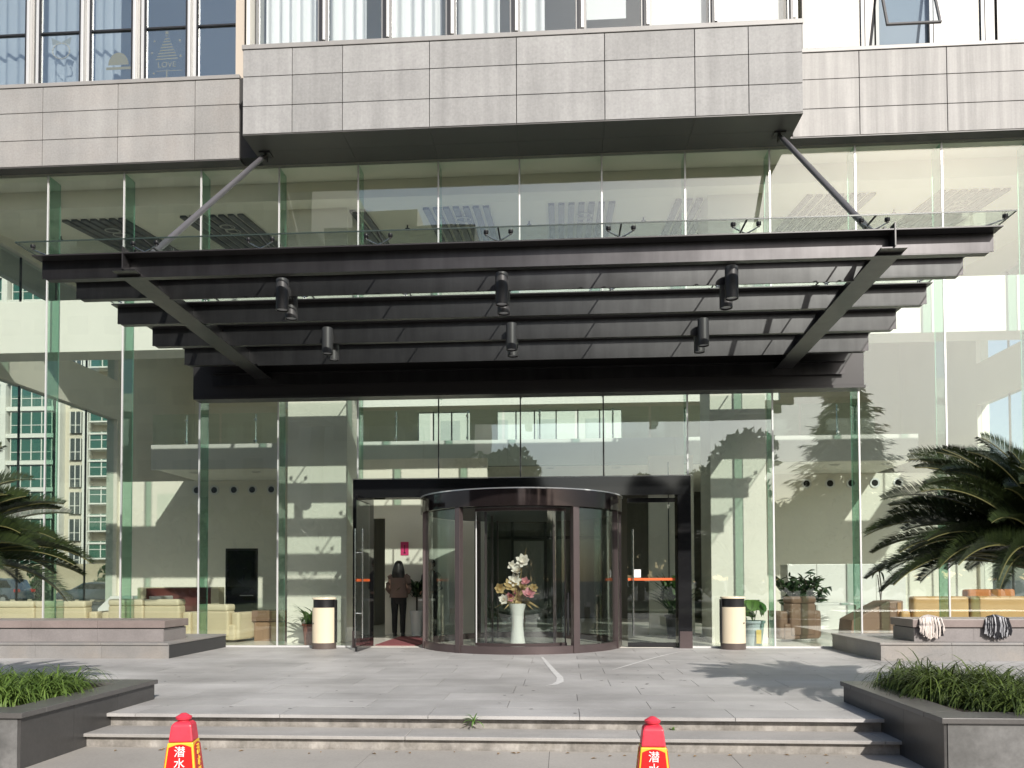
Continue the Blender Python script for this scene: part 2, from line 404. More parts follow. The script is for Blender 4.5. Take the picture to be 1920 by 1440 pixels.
# --- upper storey
up = MB(); up.box(LW, RE, -.3, 12, 13.3, 15.2); up.box(LW, RE, 5, 5.2, 10.3, 13.3); up.box(LW, LW+.2, -.1, 12, 9, 13.3); up.box(RE-.2, RE, -.1, 12, 9, 13.3)
up.box(LW, RE, -.02, 12, 10.3, 10.5); up.box(-4.47, 5.11, -.85, -.3, 13.3, 15.2); up.box(-4.5, -4.44, -.8, 2, 10.58, 13.3); up.box(5.05, 5.11, -.8, 2, 10.58, 13.3)
up.build('upper_wall', OFFWHITE, B)
pr = MB(); pr.box(-4.97, -4.80, -.16, .1, 10.58, 13.3); pr.build('pier', mat('pier_beige', (.56, .49, .41), .6), B)
pp = MB(); pp.tube([(-4.56, -.5, 10.5), (-4.56, -.5, 13.3)], .045); pp.build('drain_pipe', DARKF, B, smooth=True)
def curtain(x0, x1, yy, z0, z1, amp=.04, n=None, top_cut=0):
    mb = MB(); n = n or int((x1-x0)/.02); vs = []; fs = []; ph = random.random()*6
    for i in range(n+1):
        x = x0+(x1-x0)*i/n; yv = yy + amp*math.sin(2*math.pi*x/.21+ph+.9*math.sin(x*5)) + amp*.5*math.sin(2*math.pi*x/.57+ph)
        vs += [(x, yv, z0), (x, yv, z1)]
    for i in range(n): fs.append((2*i, 2*i+2, 2*i+3, 2*i+1))
    mb.add(vs, fs)
    vs2 = [(p[0], p[1]+.006, p[2]) for p in vs]; mb.add(vs2, [tuple(reversed(f)) for f in fs]); return mb
def framebars(x0, x1, y0, y1, z0, z1, wd):
    mb = MB(); mb.box(x0, x0+wd, y0, y1, z0, z1); mb.box(x1-wd, x1, y0, y1, z0, z1)
    mb.box(x0+wd, x1-wd, y0+.004, y1, z0, z0+wd); mb.box(x0+wd, x1-wd, y0+.004, y1, z1-wd, z1); return mb
# left group: tall windows with a transom and pairs of silver mullions
wl = [(-11.95, -11.2), (-10.98, -10.18), (-9.95, -9.10), (-8.80, -8.03), (-7.80, -7.01), (-6.73, -5.95), (-5.72, -4.98)]
def emblem_star(mb, cx, cz, r, yv):
    pts = []
    for k in range(10):
        rr = r if k % 2 == 0 else r*.45; a = math.pi/2+k*math.pi/5; pts.append((cx+rr*math.cos(a), cz+rr*math.sin(a)))
    mb.prism(pts, yv-.002, yv+.002)
for i, (a, b) in enumerate(wl):
    f = framebars(a-.03, b+.03, -.12, -.03, 10.60, 13.25, .035); f.box(a, b, -.115, -.05, 11.635, 11.665)
    W = f.build('window', DARKF, B)
    MB().box(a-.10, a-.035, -.10, -.02, 10.6, 13.25).build('mullion', ALU, W, bevel=.006)
    MB().box(b+.045, b+.095, -.15, -.02, 10.58, 13.25).build('mullion', ALU, W, bevel=.006)
    MB().box(b+.098, b+.14, -.06, -.02, 10.6, 13.25).build('joint_cover', ALUD, W)
    MB().box(a, b, -.085, -.077, 10.63, 13.22).build('pane', G_WINL, W)
    if i < 5: curtain(a-.1, (b+.1) if i < 4 else b-.42, .22, 10.6, 13.2, .035).build('curtain', CURT, W, smooth=True)
    d = MB(); yv = -.0705
    if i == 3:      # small golden bow wreath
        c = ((a+b)/2, 11.32)
        for k in range(16):
            t0 = k*math.pi/8; d.tube([(c[0]+.17*math.cos(t0), yv, c[1]+.15*math.sin(t0)), (c[0]+.17*math.cos(t0+.3), yv, c[1]+.15*math.sin(t0+.3))], .012, 5)
        d.prism([(c[0], c[1]+.17), (c[0]-.2, c[1]+.27), (c[0]-.17, c[1]+.12)], yv-.002, yv+.002); d.prism([(c[0], c[1]+.17), (c[0]+.2, c[1]+.27), (c[0]+.17, c[1]+.12)], yv-.002, yv+.002)
        d.build('window_decal', GOLDP, W, label='golden wreath decal')
    if i == 4:      # golden dome on a base
        c = ((a+b)/2+.12, 11.0)
        d.prism([(c[0]+.2*math.cos(k*math.pi/12), c[1]+.24*math.sin(k*math.pi/12)) for k in range(13)], yv-.002, yv+.002); d.box(c[0]-.24, c[0]+.24, yv-.002, yv+.002, c[1]-.09, c[1]-.04)
        d.build('window_decal', GOLD, W, label='golden dome decal')
    if i == 5:      # golden Christmas tree with LOVE
        c = ((a+b)/2, 11.0)
        for k in range(9):
            hh = .02+.024*k; z = c[1]+.5-.055*k; d.prism([(c[0]-hh, z), (c[0]+hh, z+.012), (c[0]+hh, z+.032), (c[0]-hh, z+.02)], yv-.002, yv+.002)
        emblem_star(d, c[0], c[1]+.58, .05, yv)
        for px_, pz in ((-.24, .42), (-.29, .2), (.25, .42), (.27, .12), (-.25, -.2)): emblem_star(d, c[0]+px_, c[1]+pz, .03, yv)
        tx = text_mesh('LOVE', .15, .002); tx.xf(lambda p: (c[0]+p[0], yv+p[2]*.5, c[1]-.04+p[1])); d.v, d.f = d.add(tx.v, tx.f).v, d.f
        d.box(c[0]-.2, c[0]+.3, yv-.002, yv+.002, c[1]-.16, c[1]-.15); d.box(c[0]-.01, c[0]+.01, yv-.002, yv+.002, c[1]-.3, c[1]-.13)
        d.build('window_decal', GOLD, W, fix=False, label='golden Christmas tree decal')
# middle group
wm = [-4.36, -3.11, -1.974, -.84, .282, 1.42, 2.537, 3.687, 5.0]
for i in range(8):
    a, b = wm[i]+.09, wm[i+1]-.07
    f = framebars(a-.03, b+.03, -.86, -.78, 10.60, 13.25, .04); W = f.build('window', ALUD, B)
    fr = MB(); fr.box(b+.03, b+.075, -.90, -.80, 10.62, 13.25); fr.build('stay_bar', DARKF, W)
    fr = MB(); fr.box(b+.08, b+.125, -.88, -.80, 10.72, 13.25); fr.build('mullion', ALU, W, bevel=.005)
    MB().box(a, b, -.825, -.817, 10.63, 13.22).build('pane', G_WIN, W)
    cuts = [(a+.05, b-.05), (a-.02, b-.32), (a-.02, b-.12), (a+.02, b-.2), (a, b-.55)]
    if i < 5:
        x0_, x1_ = cuts[i]; curtain(x0_, x1_, -.62, 10.6, 13.2, .04).build('curtain', CURT, W, smooth=True)
    else:
        bl = MB().box(a+.02, b-.25 if i == 5 else b-.02, -.66, -.645, (11.0 if i == 5 else 10.66), 13.2); bl.build('blind', CURT, W)
# right group
wr = [(5.42, 6.44, 0), (6.70, 7.62, 1), (7.80, 8.50, 0), (8.78, 9.5, 0), (9.8, 10.7, 0), (11, 11.9, 0)]
for i, (a, b, op) in enumerate(wr):
    f = framebars(a-.03, b+.03, -.12, -.03, 10.60, 13.25, .055); W = f.build('window', ALUR, B)
    fr = MB(); fr.box(b+.035, b+.2, -.13, -.02, 10.6, 13.25); fr.build('mullion', ALUR, W, bevel=.006)
    if op:
        g = MB().box(a+.02, b-.02, -.004, .004, -1.2, 0); s_ = framebars(a, b, -.02, .02, -1.22, .02, .035)
        for q, nm, m_ in ((g, 'pane', G_WIN), (s_, 'open_sash', ALUR)):
            ca, sa = math.cos(R(17)), math.sin(R(17)); q.xf(lambda p: (p[0], -.13 + p[1]*ca + p[2]*sa, 11.95 + p[2]*ca - p[1]*sa)); q.build(nm, m_, W)
        MB().box(a, b, -.115, -.05, 11.97, 12.01).build('transom', ALUD, W)
        MB().box(a, b, -.085, -.077, 12.02, 13.22).build('pane', G_WINL, W)
    else: MB().box(a, b, -.085, -.077, 10.63, 13.22).build('pane', G_WINL, W)
    MB().box(a-.02, b+.02, -.03, -.022, 10.64, 13.2).build('blind', BLINDSKY, W)
# --- curtain wall: panes and fins
def pane(x0, x1, z0, z1): MB().box(x0+.016, x1-.016, -.007, .007, z0, z1).build('glass_panel', G_FAC, B)
pane(XL, FX[0], .03, 8.97)
for i in range(15):
    a, b = FX[i], min(FX[i+1], XR); z0 = 3.075 if 5 <= i <= 8 else .03
    if 5 <= i <= 8: pane(a, b, 3.075, 4.78); pane(a, b, 4.79, 8.97)
    else: pane(a, b, .03, 8.97)
proto = {}
for i in range(0, 15):
    x = FX[i]; inner = 5 <= i <= 9
    z0 = 4.6 if inner else .02
    if i in (5, 9): z0 = 3.1
    key = z0
    if key not in proto:
        F = MB().box(-.009, .009, .025, .36, z0, 8.96).build('glass_fin', G_FIN, B); proto[key] = F
        MB().box(-.014, .014, -.010, .020, z0, 8.96).build('joint_strip', ALU, F)
        MB().box(-.006, .006, .361, .366, z0, 8.96).build('fin_edge', ALU, F)
        if z0 > .1 and i not in (5, 9): pass
        F.location = (x, 0, 0)
    else: copy_part(proto[key], (x, 0, 0))
for i in (6, 7, 8): MB().box(FX[i]-.012, FX[i]+.012, -.009, .012, 3.075, 4.58).build('silicone_joint', DARKF, B)
for a, b in ((XL, -2.75), (3.35, XR)): MB().box(a, b, -.03, .05, 0, .03).build('floor_channel', ALU, B)
# --- interior shell
struct(MB().box(XL, XR, .05, 12, -.1, .004).build('lobby_floor', LOBBYF))
o = MB(); o.box(XL, XR, .06, .6, 8.97, 9.3); o.box(XL, XR, .6, .95, 8.62, 9.3)
o.build('head_bulkhead', CEIL, B)
o = MB(); o.prism([(.95, 8.64), (11.2, 10.0), (11.2, 10.25), (.95, 8.9)], XL, XR, 'x'); o.build('upper_ceiling', CEIL, B)
def cz_(y): return 8.64 + (y-.95)*1.36/10.25
pk = None
for k in range(-4, 4):
    xc = 1.5+2.5*k
    if pk is None:
        q = MB()
        for s_ in range(7):
            x = -.62+s_*.2
            q.prism([(1.15, cz_(1.15)-.05), (6.6, cz_(6.6)-.05), (6.6, cz_(6.6)-.004), (1.15, cz_(1.15)-.004)], x-.06, x+.06, 'x')
        pk = q.build('ceiling_diffuser', SLAT, B); pk.location = (xc, 0, 0)
        e = MB()
        for yy in (1.75, 2.05):
            n = 20
            for j in range(n):
                t0, t1 = 2*math.pi*j/n, 2*math.pi*(j+1)/n
                P = lambda tt: (.05+.15*math.cos(tt), yy+.14*math.sin(tt), cz_(yy+.14*math.sin(tt))-.065)
                e.tube([P(t0), P(t1)], .014, 5)
        e.build('ring_fitting', SLATL, pk, smooth=True)
    else: copy_part(pk, (xc, 0, 0))
o = MB(); o.box(XL, XR, .42, 1.0, 5.69, 6.71); o.build('ring_beam', OFFWHITE, B, bevel=.01)
# side walls
for sgn, xs in ((-1, -11.1), (1, 11.7)):
    o = MB(); o.box(xs, xs+sgn*.25, 1.0, 6.5, 5.66, 6.72); o.box(xs, xs+sgn*.25, .0, 6.5, 8.62, 10.2); o.box(xs-.0, xs+sgn*.3, 6.5, 12, -.02, 10.2)
    o.build('side_wall', BEIGE_D, B)
    gm = MB(); gm.box(xs+sgn*.1, xs+sgn*.115, .05, 6.5, .05, 5.65); gm.box(xs+sgn*.1, xs+sgn*.115, .05, 6.5, 6.73, 8.6); gm.build('side_glazing', G_SIDE, B)
    mm = MB()
    for yy in (1.55, 2.75, 4.0, 5.25): mm.box(xs+sgn*.09, xs+sgn*.13, yy-.015, yy+.015, .0, 5.65); mm.box(xs+sgn*.09, xs+sgn*.13, yy-.015, yy+.015, 6.73, 8.6)
    mm.build('side_mullion', DARKF, B)
# columns
def column(x0, x1):
    o = MB(); o.box(x0, x1, 1.0, 2.05, 0, 8.8); c = o.build('column', COLST, B, bevel=.012)
    return c
column(-4.365, -3.167); c2 = column(3.9, 4.95)
# mezzanine
MY = 4.2
o = MB(); o.box(-8.9, 9.2, MY+.12, 10.9, 3.96, 4.50); o.build('mezzanine_slab', OFFWHITE, B)
o = MB(); o.box(-8.9, -4.2, MY, MY+.115, 3.93, 4.53); o.build('mezzanine_fascia', GREYB, B)
o = MB(); o.box(5.6, 9.2, MY, MY+.115, 3.93, 4.53); o.build('mezzanine_fascia', GREYB, B)
for a, b in zip((-4.195, -2.2, -.2, 1.8, 3.7), (-2.205, -.205, 1.795, 3.695, 5.595)): MB().box(a, b, MY-.02, MY+.115, 3.91, 4.53).build('mezzanine_fascia', GLOSSBAND, B, label='glossy pale green mezzanine fascia')
xx = -8.9
while xx < 7.6:
    p_ = MB().box(xx+.02, xx+1.68, MY+.045, MY+.06, 4.42, 5.28).build('balustrade_panel', G_SIDE, B)
    q = MB()
    for dz in (4.6, 5.12): q.tube([(xx+.85, MY+.02, dz), (xx+.85, MY+.10, dz)], .03, 8)
    q.tube([(xx+.85, MY+.10, 4.51), (xx+.85, MY+.10, 5.26)], .02, 8); q.build('post', CHROME, p_, smooth=True)
    xx += 1.72
dlp = None
for x in (-8.2, -6.6, -5.0, -2.4, -.8, .8, 2.4, 6.2, 7.6, 8.8):
    if dlp is None:
        dlp = MB().lathe([(.09, 0), (.12, 0), (.12, -.012), (.09, -.012), (.09, .0)], n=18).build('downlight', ALU, B, smooth=True); MB().lathe([(.001, -.004), (.088, -.004), (.088, .0), (.001, .0)], n=18).build('lamp_disc', SLATL, dlp); dlp.location = (x, 5.0, 3.958)
    else: copy_part(dlp, (x, 5.0, 3.958))
spk = None
for x in (-9.9, -7.3, -4.9, -2.2, .4, 2.8, 5.3, 7.9):
    if spk is None: spk = MB().lathe([(.001, -.09), (.05, -.09), (.05, -.075), (.015, -.07), (.015, 0), (.001, 0)], n=10).build('sprinkler', VENTB, B); spk.location = (x, 2.2, cz_(2.2))
    else: copy_part(spk, (x, 2.2, cz_(2.2)))
# back walls
BW = 6.6
MB().box(XL+.1, -4.2, BW, BW+.2, 0, 3.955).build('back_wall', BEIGE, B); MB().box(5.6, XR-.2, BW, BW+.2, 0, 3.955).build('back_wall', BEIGE, B)
MB().box(-2.907, -.6, 3.2, 3.4, 0, 3.95).build('partition', BEIGE, B); MB().box(-3.62, -2.91, 3.21, 3.4, 2.62, 3.95).build('partition', BEIGE, B)
pt = MB().box(2.98, 3.95, 3.2, 3.4, 0, 3.95).build('partition', BEIGE, B)
g = MB(); g.box(3.39, 3.41, 3.19, 3.2, 0, 3.8); g.build('partition_joint', DARKF, pt)
o = MB(); o.box(-4.2, 5.6, 10.6, 10.8, 0, 4.08); o.box(-4.2, -4.0, BW+.2, 10.6, 0, 4.08); o.box(5.4, 5.6, BW+.2, 10.6, 0, 4.08); o.build('lobby_dark_wall', WOOD_D, B)
o = MB()
for x in (-1.6, -.5, .55, 1.35, 2.3): o.box(x-.04, x+.04, 10.5, 10.6, 0, 3.2)
o.box(-1.6, 2.3, 10.52, 10.59, 2.5, 2.6); o.build('wall_panel_frame', STEELB, B)
MB().box(-.45, .5, 10.55, 10.59, .0, 2.45).build('lift_door', ALUD, B)
o = MB(); o.box(XL, -8, 11, 11.2, 4.5, 10.2); o.box(8, XR, 11, 11.2, 4.5, 10.2); o.box(-8, 8, 11, 11.2, 4.5, 4.95); o.box(-8, -3.6, 11, 11.2, 4.95, 6.7); o.box(-1.9, -1.0, 11, 11.2, 4.95, 6.7); o.box(3.0, 8, 11, 11.2, 4.95, 6.7)
o.box(-8, 8, 11, 11.2, 6.7, 6.9); o.box(-8, 8, 11, 11.2, 9.6, 10.2)
o.build('upper_back_wall', BEIGE_D, B)
MB().box(-8, 8, 11.12, 11.13, 6.9, 9.6).build('fill_opening_glass', G_SIDE, B)  # added high opening behind the canopy, lets sky light fill the lobby
o = MB()
for x in (-3.1, -2.5, -.4, .2, .9, 1.6, 2.3): o.box(x-.02, x+.02, 11.02, 11.1, 4.95, 6.7)
o.build('rear_window_mullion', DARKF, B)
MB().box(-3.6, 3.0, 11.12, 11.13, 4.95, 6.7).build('rear_window_glass', G_SIDE, B)
vt = None
for x in (-8.89, -8.40, -7.85, -7.34, -6.81, 7.42, 8.02, 8.56, 9.15, 9.74):
    if vt is None:
        vt = MB().lathe([(.001, 0), (.085, 0), (.085, .01), (.001, .01)], n=20).xf(lambda p: (p[0], -p[2], p[1])).build('wall_diffuser', VENTB, B)
        MB().lathe([(.085, .0), (.13, .0), (.13, .02), (.085, .02)], n=20).xf(lambda p: (p[0], -p[2], p[1])).build('diffuser_ring', ALU, vt, smooth=True)
        vt.location = (x, BW-.005, 3.70)
    else: copy_part(vt, (x, BW-.005, 3.70))

# ================================================================== CANOPY
C = thing('entrance_canopy', 'dark steel entrance canopy with glass roof over the revolving door', 'canopy')
BX0, BX1, BZ = -5.47, 6.10, 5.27
BY = [-4.757, -4.063, -3.08, -2.096, -1.03]
ho = [.24, .24, .26, .29, .30]; hi = [.26, .285, .285, .315, .34]
for j, yb in enumerate(BY):
    mb = MB(); mb.box(BX0, BX1, yb-.008, yb+.008, BZ-ho[j], BZ-.016); mb.box(-4.17, 4.76, yb-.012, yb-.0085, BZ-hi[j], BZ-.016)
    bmx = mb.build('cross_beam', STEEL, C)
    MB().box(BX0-.03, BX1+.03, yb-(.165 if j == 0 else .125), yb+.11, BZ-.015, BZ).build('top_flange', STEELB, bmx)
    MB().box(BX0+.05, BX1-.05, yb-.006, yb+.10, BZ-ho[j]-.012, BZ-ho[j]-.001).build('bottom_flange', STEEL, bmx)
mb = MB(); mb.box(BX0-.2, BX1+.2, -.30, -.03, 4.58, 5.21); mb.build('wall_beam', STEELB, C, bevel=.006)
mb = MB(); mb.box(BX0+.2, BX1-.15, -.42, -.305, 4.97, 4.99); mb.box(BX0+.2, BX1-.15, -.37, -.355, 4.76, 4.965); mb.build('cross_beam', STEEL, C)
mb = MB(); mb.box(BX0, BX1, -.92, -.305, 5.22, 5.235); mb.build('gutter_panel', STEELB, C)
mb = MB(); mb.box(BX0-.18, BX1+.22, -.33, -.03, 4.53, 4.575); mb.build('drip_edge', STEELB, C)
for xs in (-4.33, 4.92):
    mb = MB()
    mb.prism([(-4.90, 5.05), (-.30, 4.875), (-.30, 4.89), (-4.90, 5.065)], xs-.15, xs+.15, 'x')
    mb.prism([(-4.80, 5.064), (-.30, 4.892), (-.30, 5.20), (-4.80, 5.24)], xs-.01, xs+.01, 'x')
    sbm = mb.build('side_beam', STEEL, C)
    MB().box(xs-.008, xs+.008, -4.93, -4.80, 5.066, 5.34).build('end_plate', STEELB, sbm)
for (a, b) in (((-4.33, -4.55, 5.25), (-4.28, -.42, 8.97)), ((4.92, -4.55, 5.25), (4.87, -.42, 8.97))):
    A, Bb = Vector(a), Vector(b); d = (Bb-A)
    mb = MB(); mb.tube([A+d*.05, A+d*.95], .043, 14); rod = mb.build('tie_rod', ROD, C, smooth=True)
    mb = MB(); mb.tube([A, A+d*.055], .03, 10); mb.box(A.x-.012, A.x+.012, A.y-.1, A.y+.1, 5.24, 5.42); mb.build('rod_clevis', STEELB, rod)
    mb = MB(); mb.tube([A+d*.945, Bb], .03, 10); mb.box(Bb.x-.1, Bb.x+.1, Bb.y-.1, Bb.y+.1, 8.955, 8.985); mb.box(Bb.x-.012, Bb.x+.012, Bb.y-.08, Bb.y+.06, 8.85, 8.955);
    mb.build('rod_clevis', STEELB, rod)
GZ = 5.47
gx = [-5.78, -4.14, -2.66, -1.18, .30, 1.78, 3.26, 4.75, 6.33]
gy = [-4.83, -3.57, -2.59, -1.56, -.05]
for i in range(8):
    MB().box(gx[i]+.006, gx[i+1]-.006, gy[0], gy[4], GZ, GZ+.014).build('roof_glass', G_CAN, C)
mb = MB()
for x in gx[1:-1]: mb.box(x-.009, x+.009, gy[0], gy[4], GZ+.001, GZ+.016)
mb.build('glass_joint', DARKF, C)
mb = MB(); mb.box(gx[0], gx[-1], gy[0]-.006, gy[0], GZ-.001, GZ+.015); mb.box(gx[0]-.006, gx[0], gy[0], gy[4], GZ-.001, GZ+.015); mb.box(gx[-1], gx[-1]+.006, gy[0], gy[4], GZ-.001, GZ+.015)
mb.build('glass_edge', mat('glass_edge_green', (.03, .045, .04), .3), C)
def spider(arms):
    mb = MB(); z0 = BZ
    mb.tube([(-.016, 0, z0), (-.016, 0, z0+.07)], .008, 8); mb.tube([(.016, 0, z0), (.016, 0, z0+.07)], .008, 8)
    hd = MB()
    for (ax, ay) in arms:
        mb.tube([(0, 0, z0+.062), (ax*.5, ay*.5, z0+.10), (ax, ay, z0+.145)], [.011, .008, .007], 8)
        hd.lathe([(.001, z0+.14), (.014, z0+.14), (.014, z0+.155), (.030, z0+.162), (.030, z0+.197), (.001, z0+.197)], ax, ay, 12)
    return mb, hd
full = [(-.15, 0), (.15, 0)]
pr_ = {}
for j, yb in enumerate(BY):
    for i, x in enumerate([-5.42]+gx[1:-1]+[6.0]):
        kind = 0 if i == 0 else (2 if i == 8 else 1)
        arms = {0: [(-.18, 0)], 1: full, 2: [(.24, 0)]}[kind]
        if kind not in pr_:
            a, b = spider(arms); s0 = a.build('spider_fitting', CHROME, C, smooth=True); b.build('bolt_head', STEELB, s0, smooth=True); s0.location = (x, yb, 0); pr_[kind] = s0
        else: copy_part(pr_[kind], (x, yb, 0))
# spotlights: a pair straddles the second and the fourth beam at three places
SP = None
rown = {0: 'front row', 1: 'rear row'}; coln = ['left', 'middle', 'right']
for rI, yb in enumerate((BY[1], BY[3])):
    for cI, x in enumerate((-2.57, .30, 3.2)):
        for fI, dy in enumerate((-.17, .17)):
            lab = f"black cylinder spotlight in the {rown[rI]} under the canopy, {coln[cI]} pair, {'nearer' if fI == 0 else 'farther'} one"
            if SP is None:
                SP = thing('spotlight', lab, 'spotlight', (x, yb+dy, 4.74), 0, 'cylinder spotlights under the canopy')
                MB().lathe([(.072, .0), (.083, .0), (.083, .16), (.083, .165), (.083, .40), (.07, .41), (.001, .41)], n=24).build('housing', mat('spot_housing', (.05, .049, .05), .45), SP, smooth=True)
                MB().lathe([(.001, .018), (.071, .018), (.071, .03), (.001, .03)], n=24).build('lens', mat('spot_lens', (.45, .46, .47), .15), SP)
                MB().box(-.04, .04, .06, .158, .22, .36).build('bracket', STEELB, SP, bevel=.004)
            else:
                dup(SP, (x, yb+dy, 4.74), 0 if fI == 0 else math.pi, lab)

# ================================================================== ENTRANCE
P = thing('door_portal', 'black polished portal frame around the revolving door', 'door frame')
mb = MB(); mb.box(-2.745, -2.45, -.12, .26, .0, 2.72); mb.build('jamb', BLKGLOSS, P, bevel=.004)
mb = MB(); mb.box(3.11, 3.345, -.12, .26, .0, 2.72); mb.build('jamb', BLKGLOSS, P, bevel=.004)
mb = MB(); mb.box(-2.745, 3.345, -.12, .26, 2.725, 3.06); mb.build('header', BLKGLOSS, P, bevel=.004)
for a, b in ((-2.75, -2.60), (3.13, 3.35)): MB().box(a, b, -.13, -.121, .0, .30).build('kick_plate', BRONZE, P)
mb = MB(); mb.box(-2.75, 3.35, -.125, -.1205, 3.062, 3.075); mb.build('top_trim', ALUD, P)
def door_leaf(name, label, loc, rz, hx):
    D = thing(name, label, 'door', loc, rz, 'glass side doors of the entrance')
    MB().box(.0, .86, -.006, .006, .09, 2.60).build('leaf', G_DOOR, D)
    m = MB(); m.box(0, .86, -.02, .02, .01, .088); m.box(0, .86, -.02, .02, 2.605, 2.69); m.build('rail', BLKGLOSS, D, bevel=.003)
    for s_ in (-1, 1):
        m = MB(); m.tube([(hx, s_*.065, .22), (hx, s_*.065, 2.12)], .013, 10)
        for z in (.65, 1.7): m.tube([(hx, s_*.007, z), (hx, s_*.065, z)], .009, 8)
        m.build('handle', CHROME, D, smooth=True)
    m = MB(); m.box(.01, .85, -.0095, -.0065, 1.20, 1.245); m.box(.01, .85, .0065, .0095, 1.20, 1.245); m.build('safety_strip', ORSTR, D)
    return D
door_leaf('glass_door', 'glass side door standing open outward by the left portal jamb', (-2.44, -.1, 0), R(-91), .70)
rd = door_leaf('glass_door', 'closed glass side door right of the revolving door', (3.09, .06, 0), math.pi, .76)
MB().box(.62, .74, .013, .016, 1.255, 1.40).build('notice_paper', PAPER, rd)

V = thing('revolving_door', 'large bronze framed revolving door with curved glass in the portal', 'revolving door', (.30, .45, 0))
RR = 1.87
D_ = MB(); D_.arc(0, 0, RR-.14, RR, 2.44, 2.715, 0, 360, 96); D_.build('drum_fascia', mat('drum_bronze', (.055, .042, .042), .10, metal=.75), V, smooth=True)
D_ = MB(); D_.arc(0, 0, RR-.005, RR+.012, 2.717, 2.735, 0, 360, 96); D_.build('drum_trim', ALU, V, smooth=True)
D_ = MB(); D_.lathe([(.001, 2.43), (RR-.15, 2.43), (RR-.15, 2.70), (.001, 2.70)], n=48); D_.build('drum_ceiling', STEELB, V)
D_ = MB(); D_.arc(0, 0, RR-.10, RR-.03, .0, .13, 0, 360, 96); D_.build('base_ring', BRONZE, V, smooth=True)
for a0, a1 in ((-57, 40), (140, 237)):
    G = MB(); G.arc(0, 0, RR-.075, RR-.065, .14, 2.42, a0+2 if a0 > 0 else a0+2, a1-1, 40); G.build('curved_glass', G_CURVE, V, smooth=True)
for ang, wd in ((-57.5, .12), (-122.5, .10), (57, .1), (123, .1), (3, .06), (177, .06), (-20, .03), (200, .03)):
    t0 = R(ang); px_, py_ = (RR-.06)*math.cos(t0), (RR-.06)*math.sin(t0); mb = MB()
    mb.box(-wd/2, wd/2, -.05, .05, .0 if wd < .15 else .0, 2.44); mb.xf(rotz(t0+math.pi/2)); mb.shift(px_, py_, 0); mb.build('post', BRONZE, V, bevel=.006)
# rotating wing set: showcase drum front and back with flat glass wings
W_ = MB(); W_.arc(0, 0, 1.50, 1.51, .16, 2.38, -117, -58, 24); W_.build('showcase_glass', G_CURVE, V, smooth=True)
W_ = MB(); W_.arc(0, 0, 1.50, 1.51, .16, 2.38, 58, 117, 24); W_.build('showcase_glass', G_CURVE, V, smooth=True)
W_ = MB(); W_.arc(0, 0, 1.46, 1.53, .02, .155, -118, -57, 24); W_.arc(0, 0, 1.46, 1.53, 2.385, 2.43, -118, -57, 24); W_.arc(0, 0, 1.46, 1.53, .02, .155, 57, 118, 24); W_.build('wing_rail', BRONZE, V, smooth=True)
for ang in (-118, -57.5, 118, 57.5):
    t0 = R(ang); c_, s_ = math.cos(t0), math.sin(t0); m = MB(); m.tube([(1.50*c_, 1.50*s_, .02), (1.50*c_, 1.50*s_, 2.42)], .012, 8); m.build('wing_stile', ALU if ang == -118 else BRONZE, V, smooth=True)
for x in (-.55, .62):
    m = MB(); m.box(x-.006, x+.006, -1.2, 1.2, .05, 2.38); m.build('wing_glass', G_CURVE, V)
    m = MB(); m.box(x-.02, x+.02, -1.24, -1.2, .02, 2.42); m.box(x-.02, x+.02, 1.2, 1.24, .02, 2.42); m.box(x-.02, x+.02, -.03, .03, .02, 2.42); m.build('wing_stile', BRONZE, V)
m = MB(); m.lathe([(.001, .012), (1.44, .012), (1.44, .05), (.001, .05)], n=48); m.build('showcase_floor', mat('showcase_floor', (.52, .49, .43), .25), V)
m = MB(); m.tube([(.85, -1.60, .3), (.85, -1.60, 1.0)], .02, 8); m.box(.83, .87, -1.66, -1.62, .5, .9); m.build('sensor_strip', BLACKP, V)

# vase and flowers
vz = (.28, -.62, .052)
VA = thing('floor_vase', 'tall white flared floor vase inside the revolving door', 'vase', vz)
MB().lathe([(.001, 0), (.145, 0), (.148, .02), (.118, .2), (.10, .40), (.118, .62), (.155, .76), (.143, .755), (.105, .6), (.088, .40), (.001, .3)], n=24).build('vase_body', mat('vase_white', (.82, .80, .74), .25), VA, smooth=True)
FA = thing('flower_arrangement', 'dried arrangement of pink, gold and white flowers in the tall white vase', 'flowers', (vz[0], vz[1], vz[2]+.72))
def flower(cx, cyy, czz, r, n, m, nm, tilt=.5, parent=FA, axis=None):
    mb = MB(); ax = Vector(axis or (random.uniform(-.5, .5), -1, random.uniform(0, .8))).normalized(); q = ax.to_track_quat('Z', 'Y')
    for layer in range(2):
        for k in range(n):
            a = 2*math.pi*(k+layer*.5)/n; L_ = r*(1-.3*layer); wd = L_*random.uniform(.5, .68); op = tilt+.38*layer+random.uniform(-.2, .2)
            pts = []
            for (u, wv) in ((.05, .25), (.45, 1), (.75, .8), (1, .05)):
                rad = L_*u*math.cos(op); hz = L_*u*math.sin(op)+L_*.15*u*u
                for s_ in (-1, 1): pts.append((rad*math.cos(a)-s_*wd*wv*.5*math.sin(a), rad*math.sin(a)+s_*wd*wv*.5*math.cos(a), hz))
            pts = [tuple(q @ Vector(p) + Vector((cx, cyy, czz))) for p in pts]
            mb.add(pts, [(0, 1, 3, 2), (2, 3, 5, 4), (4, 5, 7, 6)])
    return mb.build(nm, m, parent, fix=False)
